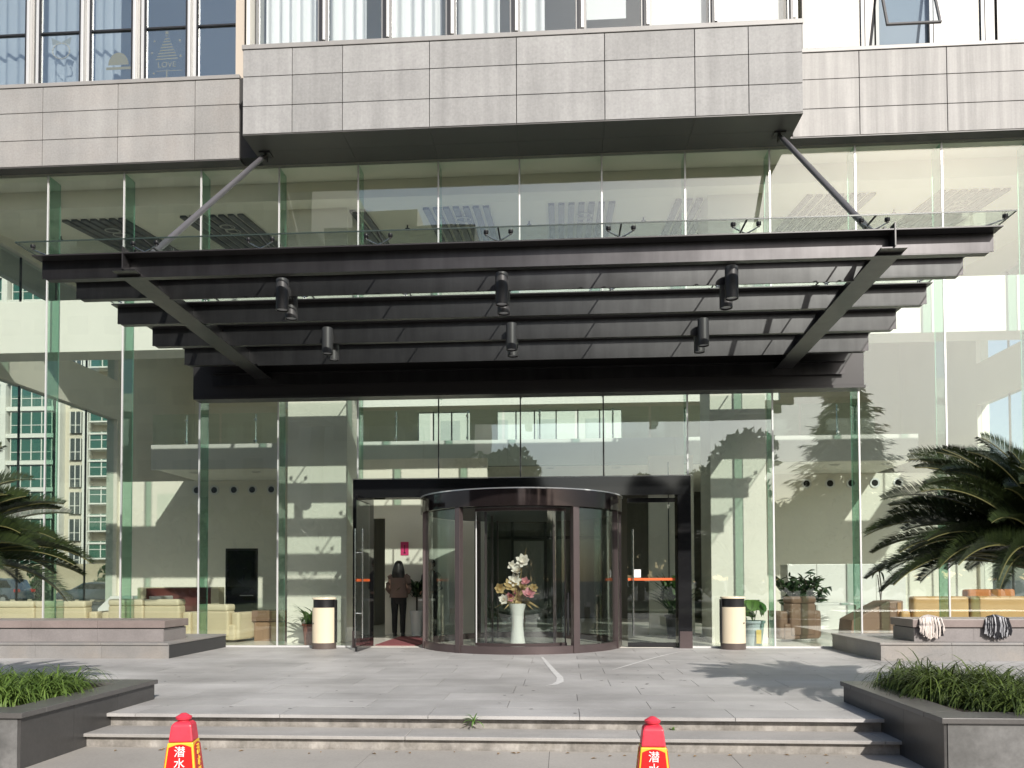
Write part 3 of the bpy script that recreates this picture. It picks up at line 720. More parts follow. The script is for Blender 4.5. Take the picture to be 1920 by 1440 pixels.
stem = MB(); spots = [(-.30, .30, .16, PETG), (-.12, .34, .14, PETG), (-.02, .22, .13, PETM), (.14, .40, .13, PETP), (.20, .18, .14, PETP), (.08, .30, .12, PETG), (-.13, .14, .12, PETP), (.28, .30, .12, PETG), (.02, .10, .12, PETG), (-.22, .10, .12, PETW), (.12, .06, .12, PETW), (-.04, .44, .13, PETW), (.02, .58, .14, PETW), (-.10, .70, .12, PETW), (.10, .76, .15, PETW)]
for (fx, fz, fr, fm) in spots:
    fy = random.uniform(-.14, .05); flower(fx, fy, fz, fr*random.uniform(.75, 1.0), random.choice((5, 6, 7)), fm, 'blossom', random.uniform(.35, .9)); stem.tube([(0, 0, -.05), (fx*.5, fy*.6, fz*.55), (fx, fy, fz)], .006, 5)
stem.tube([(.05, 0, .6), (.13, 0, .85), (.16, 0, 1.0)], [.012, .006, .002], 5); stem.build('stem', mat('dried_stem', (.36, .26, .12), .8), FA)
lv = MB()
for k in range(60):
    a = random.uniform(0, 6.28); e = random.uniform(-.5, 1.3); L_ = random.uniform(.2, .46); d = Vector((math.cos(a)*math.cos(e), .5*math.sin(a)*math.cos(e), math.sin(e))); s_ = d.cross(Vector((0, 1, .2))).normalized()*.016
    o0 = Vector((0, 0, .12)); lv.add([o0+d*.05-s_*.3, o0+d*.05+s_*.3, o0+d*L_*.6+s_, o0+d*L_*.6-s_, o0+d*L_+Vector((0, 0, -.04))], [(0, 1, 2, 3), (3, 2, 4)])
lv.build('dried_leaf', PETG, FA, fix=False)

# floor mat
tag(MB().box(-2.43, -1.62, .3, 2.5, .005, .018).build('door_mat', MAT_R, bevel=.004), 'dark red entrance mat on the floor inside the left side door', 'mat')
# bins
def bin_(label, loc, mir):
    b = thing('litter_bin', label, 'litter bin', loc, 0, 'cream litter bins by the entrance')
    MB().lathe([(.001, .0), (.205, .0), (.205, .10), (.195, .11), (.195, .885), (.001, .885)], n=36, sy=.85).build('core', BLACKP, b, smooth=True)
    MB().lathe([(.216, .0), (.216, .105), (.19, .105), (.19, .0)], n=36, sy=.85).build('plinth', BINB, b, smooth=True)
    m = MB(); a0, a1 = (R(190), R(372)) if mir else (R(168), R(350))
    m.lathe([(.19, .108), (.213, .108), (.213, .735), (.19, .735), (.19, .108)], n=30, sy=.85, a0=a0, a1=a1); m.build('door', BINC, b, smooth=True)
    MB().lathe([(.19, .882), (.214, .882), (.216, .90), (.208, .915), (.001, .918)], n=36, sy=.85).build('lid', BINC, b, smooth=True)
    m = MB(); sx = -1 if mir else 1; m.box(sx*.195, sx*.215, -.06, .08, .11, .87); m.build('side_strip', BLACKP, b)
    m = MB(); m.box(-sx*.17, -sx*.15, -.14, -.12, .45, .47); m.build('lock', CHROME, b)
bin_('cream and black litter bin left of the entrance beside a terracotta plant pot', (-3.21, -.31, 0), False)
bin_('cream and black litter bin right of the entrance beside a pale plant pot', (4.03, -.24, 0), True)

# ================================================================== PLANTERS, BENCHES
def tile_wall(x0, x1, y0, y1, z0, z1, axis, step, thick=.02):
    mb = MB()
    if axis == 'x':
        n = max(1, round((x1-x0)/step))
        for k in range(n): mb.box(x0+(x1-x0)*k/n+.0015, x0+(x1-x0)*(k+1)/n-.0015, y0, y1, z0, z1)
    else:
        n = max(1, round((y1-y0)/step))
        for k in range(n): mb.box(x0, x1, y0+(y1-y0)*k/n+.0015, y0+(y1-y0)*(k+1)/n-.0015, z0, z1)
    return mb
def planter(label, xi, xo, y0, y1, name='planter'):
    sg = 1 if xo > xi else -1
    T = thing(name, label, 'planter', (0, 0, 0), 0, 'dark stone planters at the steps')
    a, b = min(xi, xo), max(xi, xo)
    mb = MB()
    tile_wall(a+.025, b-.025, y0, y0+.02, ZG-.02, .155, 'x', .75).build('planter_wall', DSTONE, T)
    tile_wall(a+.025, b-.025, y1-.02, y1, ZG-.02, .155, 'x', .75).build('planter_wall', DSTONE, T)
    xx = xi+sg*.025 if sg > 0 else xi-.025-.02
    xw0, xw1 = (xi, xi+.02) if sg > 0 else (xi-.02, xi)
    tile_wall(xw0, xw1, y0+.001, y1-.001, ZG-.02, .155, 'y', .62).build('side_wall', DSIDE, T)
    MB().box(a+.022, b-.022, y0+.022, y1-.022, ZG-.1, .10).build('planter_core', JOINT, T)
    c = MB(); cw = .26
    c.box(a-.025, b+.025, y0-.025, y0+cw, .157, .20); c.box(a-.025, b+.025, y1-cw, y1+.025, .157, .20)
    if sg > 0: c.box(xi-.025, xi+cw, y0+cw+.003, y1-cw-.003, .157, .20)
    else: c.box(xi-cw, xi+.025, y0+cw+.003, y1-cw-.003, .157, .20)
    c.build('coping', DCOP, T, bevel=.006)
    MB().box(a+.2, b-.2, y0+cw-.02, y1-cw+.02, .09, .165).build('soil', SOIL, T)
    return T
planter('low dark stone planter left of the steps, filled with green grass tufts', -3.15, -9.5, -8.28, -6.28)
planter('low dark stone planter right of the steps, holding the large cycad', 3.83, 9.5, -8.19, -6.15)

def grass(name, label, spots, m):
    Q = []
    for (cx, cyy, n, Lm, cz0) in spots:
        for k in range(n):
            a = random.uniform(0, 2*math.pi); L_ = Lm*random.uniform(.6, 1.15); lean = random.uniform(.25, 1.15); wd = random.uniform(.0045, .0085)
            bx, by = cx+random.gauss(0, .045), cyy+random.gauss(0, .045)
            d = Vector((math.cos(a), math.sin(a), 0)); sd_ = Vector((-d.y, d.x, 0)); prev = None; nseg = 6
            th0 = R(88)-lean*.5
            p = Vector((bx, by, cz0)); th = th0; step = L_/nseg; bend = random.uniform(.34, .62)*(.6+lean)
            for s_ in range(nseg+1):
                w_ = wd*(1 - (s_/nseg)**2*.92); cur = (p - sd_*w_, p + sd_*w_)
                if prev: Q.append([prev[0], prev[1], cur[1], cur[0]])
                prev = cur; p = p + (d*math.cos(th) + Vector((0, 0, math.sin(th))))*step; th -= bend
    Q = np.array([[tuple(v) for v in q] for q in Q]); return tag(strips(name, Q, m, 6), label, 'grass', kind='stuff')
def strips(name, Q, m, nseg, parent=None):
    """join each run of nseg quads into one island"""
    n = len(Q)//nseg; Q = Q.reshape(n, nseg, 4, 3)
    V_ = np.zeros((n, nseg+1, 2, 3)); V_[:, :nseg, 0] = Q[:, :, 0]; V_[:, :nseg, 1] = Q[:, :, 1]; V_[:, nseg, 0] = Q[:, -1, 3]; V_[:, nseg, 1] = Q[:, -1, 2]
    base = (np.arange(n)*(nseg+1)*2)[:, None, None]; k = np.arange(nseg)[None, :, None]
    F = base + k*2 + np.array([0, 1, 3, 2])[None, None, :]
    F = F.reshape(-1, 4)
    me = bpy.data.meshes.new(name); vv = V_.reshape(-1, 3); me.vertices.add(len(vv)); me.vertices.foreach_set('co', vv.reshape(-1))
    me.loops.add(F.size); me.loops.foreach_set('vertex_index', F.reshape(-1).astype(np.int32)); me.polygons.add(len(F)); me.polygons.foreach_set('loop_start', np.arange(0, F.size, 4, dtype=np.int32))
    me.polygons.foreach_set('use_smooth', [True]*len(F)); me.update(calc_edges=True); me.validate(); me.materials.append(m)
    o = bpy.data.objects.new(name, me); COL.objects.link(o)
    if parent: o.parent = parent
    return o
sp_ = []
for i in range(75): sp_.append((random.uniform(-7.4, -3.66), random.uniform(-7.75, -6.62), 85, random.uniform(.42, .58), .15))
for i in range(40): sp_.append((random.uniform(-5.2, -3.52), random.uniform(-7.8, -6.55), 85, random.uniform(.40, .55), .15))
grass('liriope_grass', 'bright green strappy grass filling the left planter', sp_, GRASS)
sp_ = []
for i in range(85): sp_.append((random.uniform(4.3, 7.8), random.uniform(-7.7, -6.45), 85, random.uniform(.44, .60), .15))
for i in range(34): sp_.append((random.uniform(4.2, 4.95), random.uniform(-7.2, -6.35), 95, random.uniform(.52, .68), .15))
for i in range(14): sp_.append((random.uniform(4.5, 6.2), random.uniform(-7.9, -7.6), 120, random.uniform(.46, .60), .15))
grass('liriope_grass', 'strappy grass filling the right planter, coloured for palm shade and sun', sp_, GRASSSH)
pb = MB()
for i in range(160):
    x, y = random.uniform(-7, -3.9), random.uniform(-6.25, -5.95); r = random.uniform(.012, .03); pb.loft([(x, y, .0, r*.7, r*.6), (x, y, r*.5, r, r*.8), (x, y, r*.9, r*.5, r*.4)], 6)
tag(pb.build('pebbles', PEBB, smooth=True), 'white pebbles scattered behind the left planter', 'pebbles', kind='stuff')

def low_wall(label, xi, xo, y0, y1, h):
    sg = 1 if xo > xi else -1; a, b = min(xi, xo), max(xi, xo)
    T = thing('low_wall', label, 'low wall', (0, 0, 0), 0, 'low stone walls in front of the glass')
    mb = tile_wall(a+.02, b, y0+.02, y0+.04, -.01, h-.035, 'x', 1.1)
    xw = (xi+.02, xi+.04) if sg > 0 else (xi-.04, xi-.02)
    q = tile_wall(xw[0], xw[1], y0+.021, y1, -.01, h-.035, 'y', .6); mb.add(q.v, q.f); mb.build('wall_face', WSTONE, T)
    MB().box(a+.042, b-.01, y0+.042, y1, -.01, h-.04).build('wall_core', JOINT, T)
    tile_wall(a, b, y0, y1, h-.033, h, 'x', 1.1).build('wall_top', WSTONE, T, bevel=.006)
low_wall('low grey stone wall left of the entrance with chipped top', -5.12, -10.6, -2.2, -.06, .245)
low_wall('low grey stone wall right of the entrance casting a shadow', 5.76, 10.9, -2.17, -.06, .265)
def bench(label, xi, xo, y0, y1, z0, z1):
    a, b = min(xi, xo), max(xi, xo)
    T = thing('stone_bench', label, 'bench', (0, 0, z0), 0, 'stone benches on the low walls')
    tile_wall(a+.03, b-.03, y0+.03, y1-.03, 0, z1-z0-.135, 'x', 1.0).build('base', BENCHM, T)
    tile_wall(a, b, y0, y1, z1-z0-.12, z1-z0, 'x', 1.2).build('seat', BENCHT, T, bevel=.008)
    MB().box(a+.05, b-.05, y0+.05, y1-.05, z1-z0-.136, z1-z0-.119).build('shadow_gap', JOINT, T)
bench('brown topped stone bench on the left low wall', -5.32, -9.8, -1.93, -1.12, .246, .585)
bench('brown topped stone bench on the right low wall under hanging mops', 6.34, 9.9, -1.93, -1.12, .266, .60)
def mop(label, x, strands, ms, seed):
    random.seed(seed); T = thing('mop_head', label, 'mop', (x, -1.93, .60), 0, 'mop heads drying on the bench')
    mbs = [MB() for _ in ms]
    for k in range(strands):
        u = random.uniform(-1, 1); sx = u*.10; ex = u*.175+random.gauss(0, .012); L_ = .30*(1-.25*abs(u))*random.uniform(.8, 1.05)
        dy = random.uniform(.0, .05)
        pts = [(sx*.5, .22-.03*abs(u), .012+dy*.3), (sx*.8, .06, .045-.02*abs(u)+dy*.4), (ex*.9, -.015-dy*.3, .012+.02*(1-abs(u))), (ex, -.035-dy*.35, -.09), (ex+random.gauss(0, .01), -.03-dy*.4, -L_*.7), (ex+random.gauss(0, .015), -.028-dy*.2, -L_)]
        mbs[random.choices(range(len(ms)), [a[2] for a in ms])[0]].tube(pts, [.012, .014, .014, .014, .013, .010], 6)
    for mb, (mm_, nm, _) in zip(mbs, ms): mb.build(nm, mm_, T, smooth=True)
mop('pale grey string mop head drying over the bench edge', 6.60, 70, [(CLOTHW, 'pale_strands', .82), (CLOTHK, 'black_strands', .18)], 3)
mop('black and white striped string mop head drying over the bench edge', 7.57, 80, [(CLOTHK, 'black_strands', .6), (CLOTHG, 'grey_strands', .4)], 5)

# ================================================================== CYCADS
def cycad(label, loc, th, fronds, seed):
    random.seed(seed); T = thing('sago_palm', label, 'sago palm', loc, 0, 'sago palms in the planters')
    tr = MB(); n = 14; prof = []
    for k in range(n*2+1):
        z = th*k/(n*2); prof.append((.135-.02*z/th+(.022 if k % 2 else 0), z))
    prof += [(.05, th+.06), (.001, th+.08)]; tr.lathe(prof, n=18); tr.xf(lambda p: (p[0]+.01*math.sin(p[2]*23+p[1]*30), p[1]+.012*math.sin(p[2]*19+p[0]*30), p[2])); tr.build('trunk', TRUNK, T)
    Q = []; rc = MB()
    for (az, el, L_, droop) in fronds:
        d = Vector((math.cos(az), math.sin(az), 0)); p = Vector((0, 0, th)) + d*.05; e = el; ns = 26; st = L_/ns; pts = [p.copy()]; tan = []
        for s_ in range(ns):
            tdir = d*math.cos(e)+Vector((0, 0, math.sin(e))); tan.append(tdir); p = p+tdir*st; pts.append(p.copy()); e -= droop/ns*(0.5+1.2*s_/ns)
        rc.tube(pts, [.011*(1-.8*i/ns)+.002 for i in range(ns+1)], 5)
        nl = 130; side0 = d.cross(Vector((0, 0, 1))); roll = random.uniform(-.9, .9)
        for k in range(nl):
            u = .10+.90*k/nl; i = min(int(u*ns), ns-1); fr = u*ns-i; q = pts[i].lerp(pts[i+1], min(fr, 1)); td = tan[i]
            sd_ = side0*math.cos(roll)+side0.cross(td)*math.sin(roll); nrm = sd_.cross(td)
            LL = .25*math.sin(math.pi*min(.97, (.14+.84*u)))**.55*random.uniform(.9, 1.08)
            for sg in (-1, 1):
                dr = (td*(.55+.6*u) + sd_*sg*.9 + nrm*.75).normalized(); tip = q+dr*LL+Vector((0, 0, -.10*LL*random.uniform(.3, 1.5)))
                mid = q+dr*LL*.55+Vector((0, 0, .008)); wv = td*.0056
                Q += [[q-wv*.6, q+wv*.6, mid+wv, mid-wv], [mid-wv, mid+wv, tip+wv*.12, tip-wv*.12]]
    Q = np.array([[tuple(v) for v in q] for q in Q]); strips('leaflets', Q, FROND, 2, T)
    rc.build('frond_stems', RACHIS, T, smooth=True)
    return T
def mkfronds(seed, n, L0):
    random.seed(seed); out = []
    for k in range(n):
        az = 2*math.pi*(k*.381966) ; lv_ = k/n
        el = R(80 - 60*lv_)+random.uniform(-.12, .12); out.append((az+random.uniform(-.15, .15), el, L0*random.uniform(.88, 1.08), R(66)*(.65+.45*random.random())))
    return out
fr = mkfronds(11, 64, 1.55) + [(R(random.uniform(135, 235)), R(random.uniform(22, 82)), random.uniform(1.5, 1.8), R(random.uniform(50, 75))) for _ in range(26)]
cycad('large sago palm with dark arching fronds in the right planter', (5.62, -6.62, .13), 1.10, fr, 21)
fr = mkfronds(17, 56, 1.45) + [(R(random.uniform(-50, 40)), R(random.uniform(20, 60)), random.uniform(1.4, 1.65), R(random.uniform(50, 75))) for _ in range(16)]
cycad('sago palm whose green fronds reach in beside the left planter', (-5.36, -6.75, .13), 1.16, fr, 23)

# ================================================================== CONES
def cone(label, loc, rz):
    T = thing('warning_cone', label, 'warning cone', loc, rz, 'red warning cones on the forecourt')
    def sq(h, z): return [(-h, -h, z), (h, -h, z), (h, h, z), (-h, h, z)]
    def stack(lv_, cap0=True):
        vs = []; fs = []
        for h, z in lv_: vs += sq(h, z)
        for i in range(len(lv_)-1):
            for k in range(4): fs.append((i*4+k, i*4+(k+1) % 4, (i+1)*4+(k+1) % 4, (i+1)*4+k))
        fs += [(3, 2, 1, 0), tuple(len(lv_)*4-4+k for k in range(4))]
        return MB().add(vs, fs)
    hz = lambda z: .122-.102*(z-.04)      # half width of the body at height z
    stack([(.185, 0), (.185, .03), (.14, .045)]).build('base', RED, T, bevel=.01)
    stack([(hz(.04), .04), (hz(.60), .60)]).build('body', YELC, T, bevel=.006)
    stack([(hz(.602)-.002, .602), (hz(.69)-.004, .69), (hz(.685)-.02, .705)]).build('top', REDT, T, bevel=.008)
    MB().lathe([(.03, .70), (.029, .71), (.040, .716), (.042, .728), (.026, .738), (.012, .747), (.001, .748)], n=20).build('knob', REDT, T, smooth=True)
    for s_ in range(4):
        pn = []; nn = 9; z0, z1 = .12, .588
        pts = [(-(hz(z0)-.010), z0), (hz(z0)-.010, z0)] + [((hz(z1)-.009)*(1-2*k/nn), z1-.012+.016*math.sin(math.pi*k/nn)) for k in range(nn+1)]
        mb = MB(); tilt = lambda z, off: -(hz(z)+off)
        n = len(pts); vs = [(u, tilt(z, .0005), z) for u, z in pts]+[(u, tilt(z, .004), z) for u, z in pts]
        mb.add(vs, [tuple(range(n)), tuple(range(2*n-1, n-1, -1))]+[(i, i+n, (i+1) % n+n, (i+1) % n) for i in range(n)])
        a = s_*math.pi/2; mb.xf(rotz(a)); pnl = mb.build('sticker', RED2, T)
        chars = '潜水艇'
        tb = MB()
        for ci, ch in enumerate(chars):
            tx = text_mesh(ch, .058, .0015); zc = .551-.060*ci
            tx.xf(lambda p: (p[0], tilt(zc+p[1], .0055)-p[2], zc+p[1])); tb.add(tx.v, tx.f)
        tb.xf(rotz(a)); tb.build('lettering', WHT if s_ % 2 == 0 else YELC, pnl, fix=False)
    return T
cone('red and yellow warning cone on the left, turned to show two lettered sides', (-.985, -10.02, ZG), R(11))
cone('red and yellow warning cone on the right, facing the camera squarely', (1.51, -10.02, ZG), R(-2))

# ================================================================== INDOOR FURNITURE
def rbox(mb_args, name, m, parent, bev): return MB().box(*mb_args).build(name, m, parent, bevel=bev, smooth=True, segs=4)
def sofa(label, loc, rz, n, m, mh, wseat=1.0, hb=.82, name='sofa', group='lounge seats in the lobby', plain=False):
    """back of the sofa faces local -y"""
    T = thing(name, label, 'sofa' if n > 1 else 'armchair', loc, rz, group); W_ = n*wseat
    rbox((-W_/2-.12, W_/2+.12, -.40, .42, .05, .36), 'base', m, T, .05)
    for k in range(n):
        x0 = -W_/2+k*wseat
        rbox((x0+.008, x0+wseat-.008, -.43, -.18, .12, hb if plain else hb-.13), 'back_panel', m, T, .07 if plain else .05)
        if not plain: rbox((x0+.012, x0+wseat-.012, -.45, -.16, hb-.14, hb), 'headrest', mh, T, .06)
        rbox((x0+.012, x0+wseat-.012, -.2, .42, .34, .47), 'seat_cushion', mh, T, .05)
    for s_ in (-1, 1): rbox((s_*(W_/2+.005), s_*(W_/2+.19), -.36, .44, .06, .60), 'armrest', m, T, .06)
    return T
sofa('cream leather sofa at far left, its back to the glass', (-9.75, 1.7, 0), 0, 2, CREAM, CREAML, 1.1)
sofa('cream leather sofa behind the left bench end, its back to the glass', (-7.3, 1.5, 0), R(-4), 2, CREAM, CREAML, .78, .86)
sofa('cream leather armchair beside the dark display screen', (-5.75, 1.35, 0), R(-12), 1, CREAM, CREAML, .72, .76, 'armchair')
T = thing('round_sofa', 'curved cream sofa with a maroon inner back, behind the other seats', 'sofa', (-7.55, 3.0, 0), 0, 'lounge seats in the lobby')
mb = MB(); mb.arc(0, 0, .75, .95, .05, 1.08, -5, 185, 40); mb.build('curved_back', CREAML, T, bevel=.03)
mb = MB(); mb.arc(0, 0, .735, .748, .4, 1.06, -4, 184, 40); mb.build('inner_lining', MAROON, T)
mb = MB(); mb.lathe([(.001, .05), (.72, .05), (.72, .42), (.001, .44)], n=32); mb.build('seat', CREAM, T, smooth=True)
T = thing('side_table', 'low brown wooden side table by the cream armchair', 'table', (-4.78, 1.6, 0))
rbox((-.42, .3, -.3, .3, .40, .62), 'table_top', BROWNL, T, .015); rbox((-.38, .26, -.26, .26, 0, .39), 'table_base', mat('wood_brown', (.30, .19, .12), .45, streak=(8, .2, (1, 1, .1))), T, .01)
T = thing('reception_counter', 'white angular counter behind the left cream sofas', 'counter', (-8.75, 3.4, 0))
mb = MB(); mb.prism([(-.75, 0), (.75, 0), (.75, .88), (-.45, .88), (-.75, .6)], -.35, .35); mb.build('counter_body', WHITE, T, bevel=.02)
mb = MB(); mb.box(-.6, .6, -.36, -.352, .08, .5); mb.build('front_panel', OFFWHITE, T)
T = thing('display_kiosk', 'tall black display screen leaning at the back wall by the left column', 'screen', (-6.62, 4.2, 0), R(2))
mb = MB(); mb.box(-.38, .38, -.05, .05, .25, 2.0); mb.build('housing', BLACKP, T, bevel=.012); mb = MB(); mb.box(-.33, .33, -.056, -.051, .42, 1.94); mb.build('screen', SCREEN, T)
mb = MB(); mb.box(-.3, .3, -.22, .22, 0, .03); mb.box(-.1, .1, -.03, .03, .03, .25); mb.build('stand', BLACKP, T); MB().box(-.02, .3, -.06, -.052, .86, .88).build('slot', ALU, T)
# right side
sofa('brown leather armchair right of the right litter bin', (5.55, 1.75, 0), R(25), 1, BROWNL, BROWNL, .62, .88, 'armchair')
sofa('tan leather sofa behind the right bench, its back to the glass', (8.75, 1.6, 0), 0, 2, TAN, TAN, 1.05, .88, plain=True)
T = thing('lounge_chair', 'orange leather lounge chair beyond the tan sofa', 'armchair', (9.6, 2.7, 0), R(200), 'lounge seats in the lobby')
rbox((-.6, .6, -.4, .4, .1, .5), 'seat', ORANGE, T, .06); rbox((-.6, .6, .25, .45, .4, 1.0), 'back', ORANGE, T, .06)
T = thing('chaise', 'brown wedge shaped chaise beside the tan sofa', 'chaise', (7.35, 1.7, 0), 0, 'lounge seats in the lobby')
mb = MB(); mb.prism([(-.75, .1), (.25, .1), (.25, .80), (-.05, .78), (-.72, .42)], -.35, .35); mb.build('wedge_body', mat('brown_hide', (.27, .17, .12), .5), T, bevel=.03)
MB().box(.13, .2, -.37, -.352, .12, .76).build('strap', mat('strap_tan', (.42, .22, .10), .5), T)
T = thing('cabinet', 'long white panelled cabinet behind the right lounge seats', 'cabinet', (7.4, 4.2, 0))
for k in range(4): MB().box(-1.25+k*.65, -.61+k*.65, -.3, .3, .08, 1.55).build('door', WHITE, T, bevel=.006)
MB().box(-1.27, 1.37, -.28, .32, 0, .078).build('plinth', ALUD, T)
T = thing('meeting_table', 'low white table beside the brown leather armchair', 'table', (6.75, 2.6, 0))
rbox((-.6, .6, -.35, .35, .68, .72), 'table_top', WHITE, T, .01)
for sx in (-1, 1):
    for sy in (-1, 1): MB().tube([(sx*.5, sy*.28, 0), (sx*.5, sy*.28, .68)], .025, 8).build('leg', CHROME, T, smooth=True)
T = thing('paper_notice', 'pink paper notice on the beige wall inside the left side door', 'notice', (-2.46, 3.19, 1.93))
MB().box(-.09, .09, -.003, .003, -.15, .15).build('sheet', PINK, T); q = MB(); q.box(-.008, .008, -.005, -.0035, -.10, .08); q.box(-.025, .025, -.005, -.0035, -.11, -.085); q.box(-.015, .015, -.005, -.0035, .05, .065); q.build('ink_mark', BLKINK, T)

# ------------------------------------------------------------------ potted plants
def pot(T, r, h, m): MB().lathe([(.001, 0), (r*.72, 0), (r*.95, h*.9), (r*1.06, h*.9), (r*1.06, h), (r*.93, h), (r*.9, h*.88), (.001, h*.86)], n=24).build('pot', m, T, smooth=True)
def arch_leaves(T, n, L0, wd, z0, m, seed, el=(30, 85), name='leaves', droop=1.6, spread=0):
    random.seed(seed); Q = []; ns = 6
    for k in range(n):
        az = random.uniform(0, 6.283); e = R(random.uniform(*el)); L_ = L0*random.uniform(.7, 1.1); d = Vector((math.cos(az), math.sin(az), 0)); sd_ = Vector((-d.y, d.x, 0)); p = Vector((random.gauss(0, spread), random.gauss(0, spread), z0)); prev = None; dr = droop*random.uniform(.6, 1.2)
        for s_ in range(ns+1):
            u = s_/ns; w_ = wd*math.sin(math.pi*(.08+.9*u))**.8; cur = (p-sd_*w_+Vector((0, 0, w_*.3)), p+sd_*w_+Vector((0, 0, w_*.3)))
            if prev: Q.append([prev[0], prev[1], cur[1], cur[0]])
            prev = cur; p = p+(d*math.cos(e)+Vector((0, 0, math.sin(e))))*L_/ns; e -= dr/ns
    strips(name, np.array([[tuple(v) for v in q] for q in Q]), m, ns, T)
T = thing('potted_plant', 'leafy green plant in a terracotta pot behind the left litter bin', 'potted plant', (-3.72, .5, 0)); pot(T, .16, .40, TERRA); arch_leaves(T, 46, .62, .026, .38, LEAFG, 31, spread=.04)
T = thing('potted_plant', 'plant with round bright green leaves in a pale pot beside the right litter bin', 'potted plant', (4.56, .5, 0)); pot(T, .2, .46, POTB)
MB().box(.0, .09, -.203, -.20, .05, .30).build('yellow_label', YEL, T)
def round_leaves(T, n, r, cz0, rad, m, seed, squash=.7):
    random.seed(seed); mb = MB()
    for k in range(n):
        d = Vector((random.gauss(0, 1), random.gauss(0, 1), random.gauss(0, .8))).normalized(); c = Vector((d.x*rad, d.y*rad, cz0+d.z*rad*squash)); q = (d+Vector((0, -.3, .5))).to_track_quat('Z', 'Y'); rr = r*random.uniform(.7, 1.15)
        vs = [c + q @ Vector((rr*math.cos(t_)*.9, rr*math.sin(t_), rr*.18*math.cos(2*t_))) for t_ in [j*math.pi/5 for j in range(10)]]
        mb.add([tuple(c+q @ Vector((0, 0, -.02)))]+[tuple(v) for v in vs], [(0, 1+j, 1+(j+1) % 10) for j in range(10)])
    mb.build('leaves', m, T, fix=False, smooth=True)
round_leaves(T, 16, .13, .70, .17, LEAFB, 5)
def bush(T):
    random.seed(12); mb = MB(); br = MB()
    for k in range(46):
        az = random.uniform(0, 6.283); e = R(random.uniform(5, 85)); L_ = random.uniform(.35, .72); d = Vector((math.cos(az)*math.cos(e), math.sin(az)*math.cos(e), math.sin(e))); b0 = Vector((random.choice((-.16, .2)), 0, .78)); tip = b0+d*L_+Vector((0, 0, -.12*L_)); br.tube([tuple(b0), tuple(b0+d*L_*.6), tuple(tip)], .007, 5)
        for j in range(7):
            c = b0.lerp(tip, random.uniform(.5, 1.05))+Vector((random.gauss(0, .05), random.gauss(0, .05), random.gauss(0, .04))); q = Vector((random.gauss(0, .6), random.gauss(0, .6)-.2, 1)).to_track_quat('Z', 'Y'); a0 = random.uniform(0, 6.28); rr = random.uniform(.05, .10)
            pts = [(rr*1.3*math.cos(a0)*u-rr*.5*v*math.sin(a0), rr*1.3*math.sin(a0)*u+rr*.5*v*math.cos(a0), -.25*rr*u*u) for u, v in ((-1, 0), (-.3, 1), (.5, .7), (1.2, 0), (.5, -.7), (-.3, -1))]
            mb.add([tuple(c+q @ Vector(p)) for p in pts], [(0, 1, 2, 3), (0, 3, 4, 5)])
    mb.build('leaves', LEAFK, T, fix=False); br.build('branches', BARK, T)
st_ = MB()
for k in range(6): st_.tube([(0, 0, .4), (random.uniform(-.1, .1), random.uniform(-.1, .1), .65)], .008, 5)
st_.build('stem', LEAFG, T)
T = thing('potted_plant', 'tall feathery plant in a black pot inside the right side door', 'potted plant', (3.35, 2.1, 0)); pot(T, .19, .5, BLACKP); arch_leaves(T, 80, .95, .02, .5, LEAFK, 41, (45, 88), spread=.05, droop=1.2); round_leaves(T, 90, .07, .95, .24, LEAFG, 8, 1.5)
T = thing('potted_plant', 'bushy dark green plant on a white pot behind the brown armchair', 'potted plant', (6.15, 3.0, 0)); pot(T, .26, .75, WHITE); bush(T)
T = thing('potted_plant', 'bare stemmed plant in a dark square pot by the right glass fin', 'potted plant', (7.5, 2.2, 0))
mb = MB(); mb.add([(-.11, -.11, 0), (.11, -.11, 0), (.11, .11, 0), (-.11, .11, 0), (-.16, -.16, .62), (.16, -.16, .62), (.16, .16, .62), (-.16, .16, .62)], [(3, 2, 1, 0), (4, 5, 6, 7), (0, 1, 5, 4), (1, 2, 6, 5), (2, 3, 7, 6), (3, 0, 4, 7)]); mb.build('pot', BLACKP, T, bevel=.01)
st_ = MB(); st_.tube([(0, 0, .6), (.03, 0, 1.0), (.0, .02, 1.4)], .012, 6); st_.tube([(.03, 0, .6), (-.04, 0, 1.3)], .01, 6); st_.build('stem', BARK, T); arch_leaves(T, 20, .4, .02, 1.35, LEAFK, 45, (0, 70))
T = thing('potted_plant', 'broad leaved plant beyond the standing woman inside the left door', 'potted plant', (-2.15, 3.0, 0)); pot(T, .15, .55, WHITE); arch_leaves(T, 40, .75, .035, .85, LEAFK, 51, (35, 88), spread=.05); MB().tube([(0, 0, .5), (0, 0, .9)], .02, 6).build('stem', BARK, T)

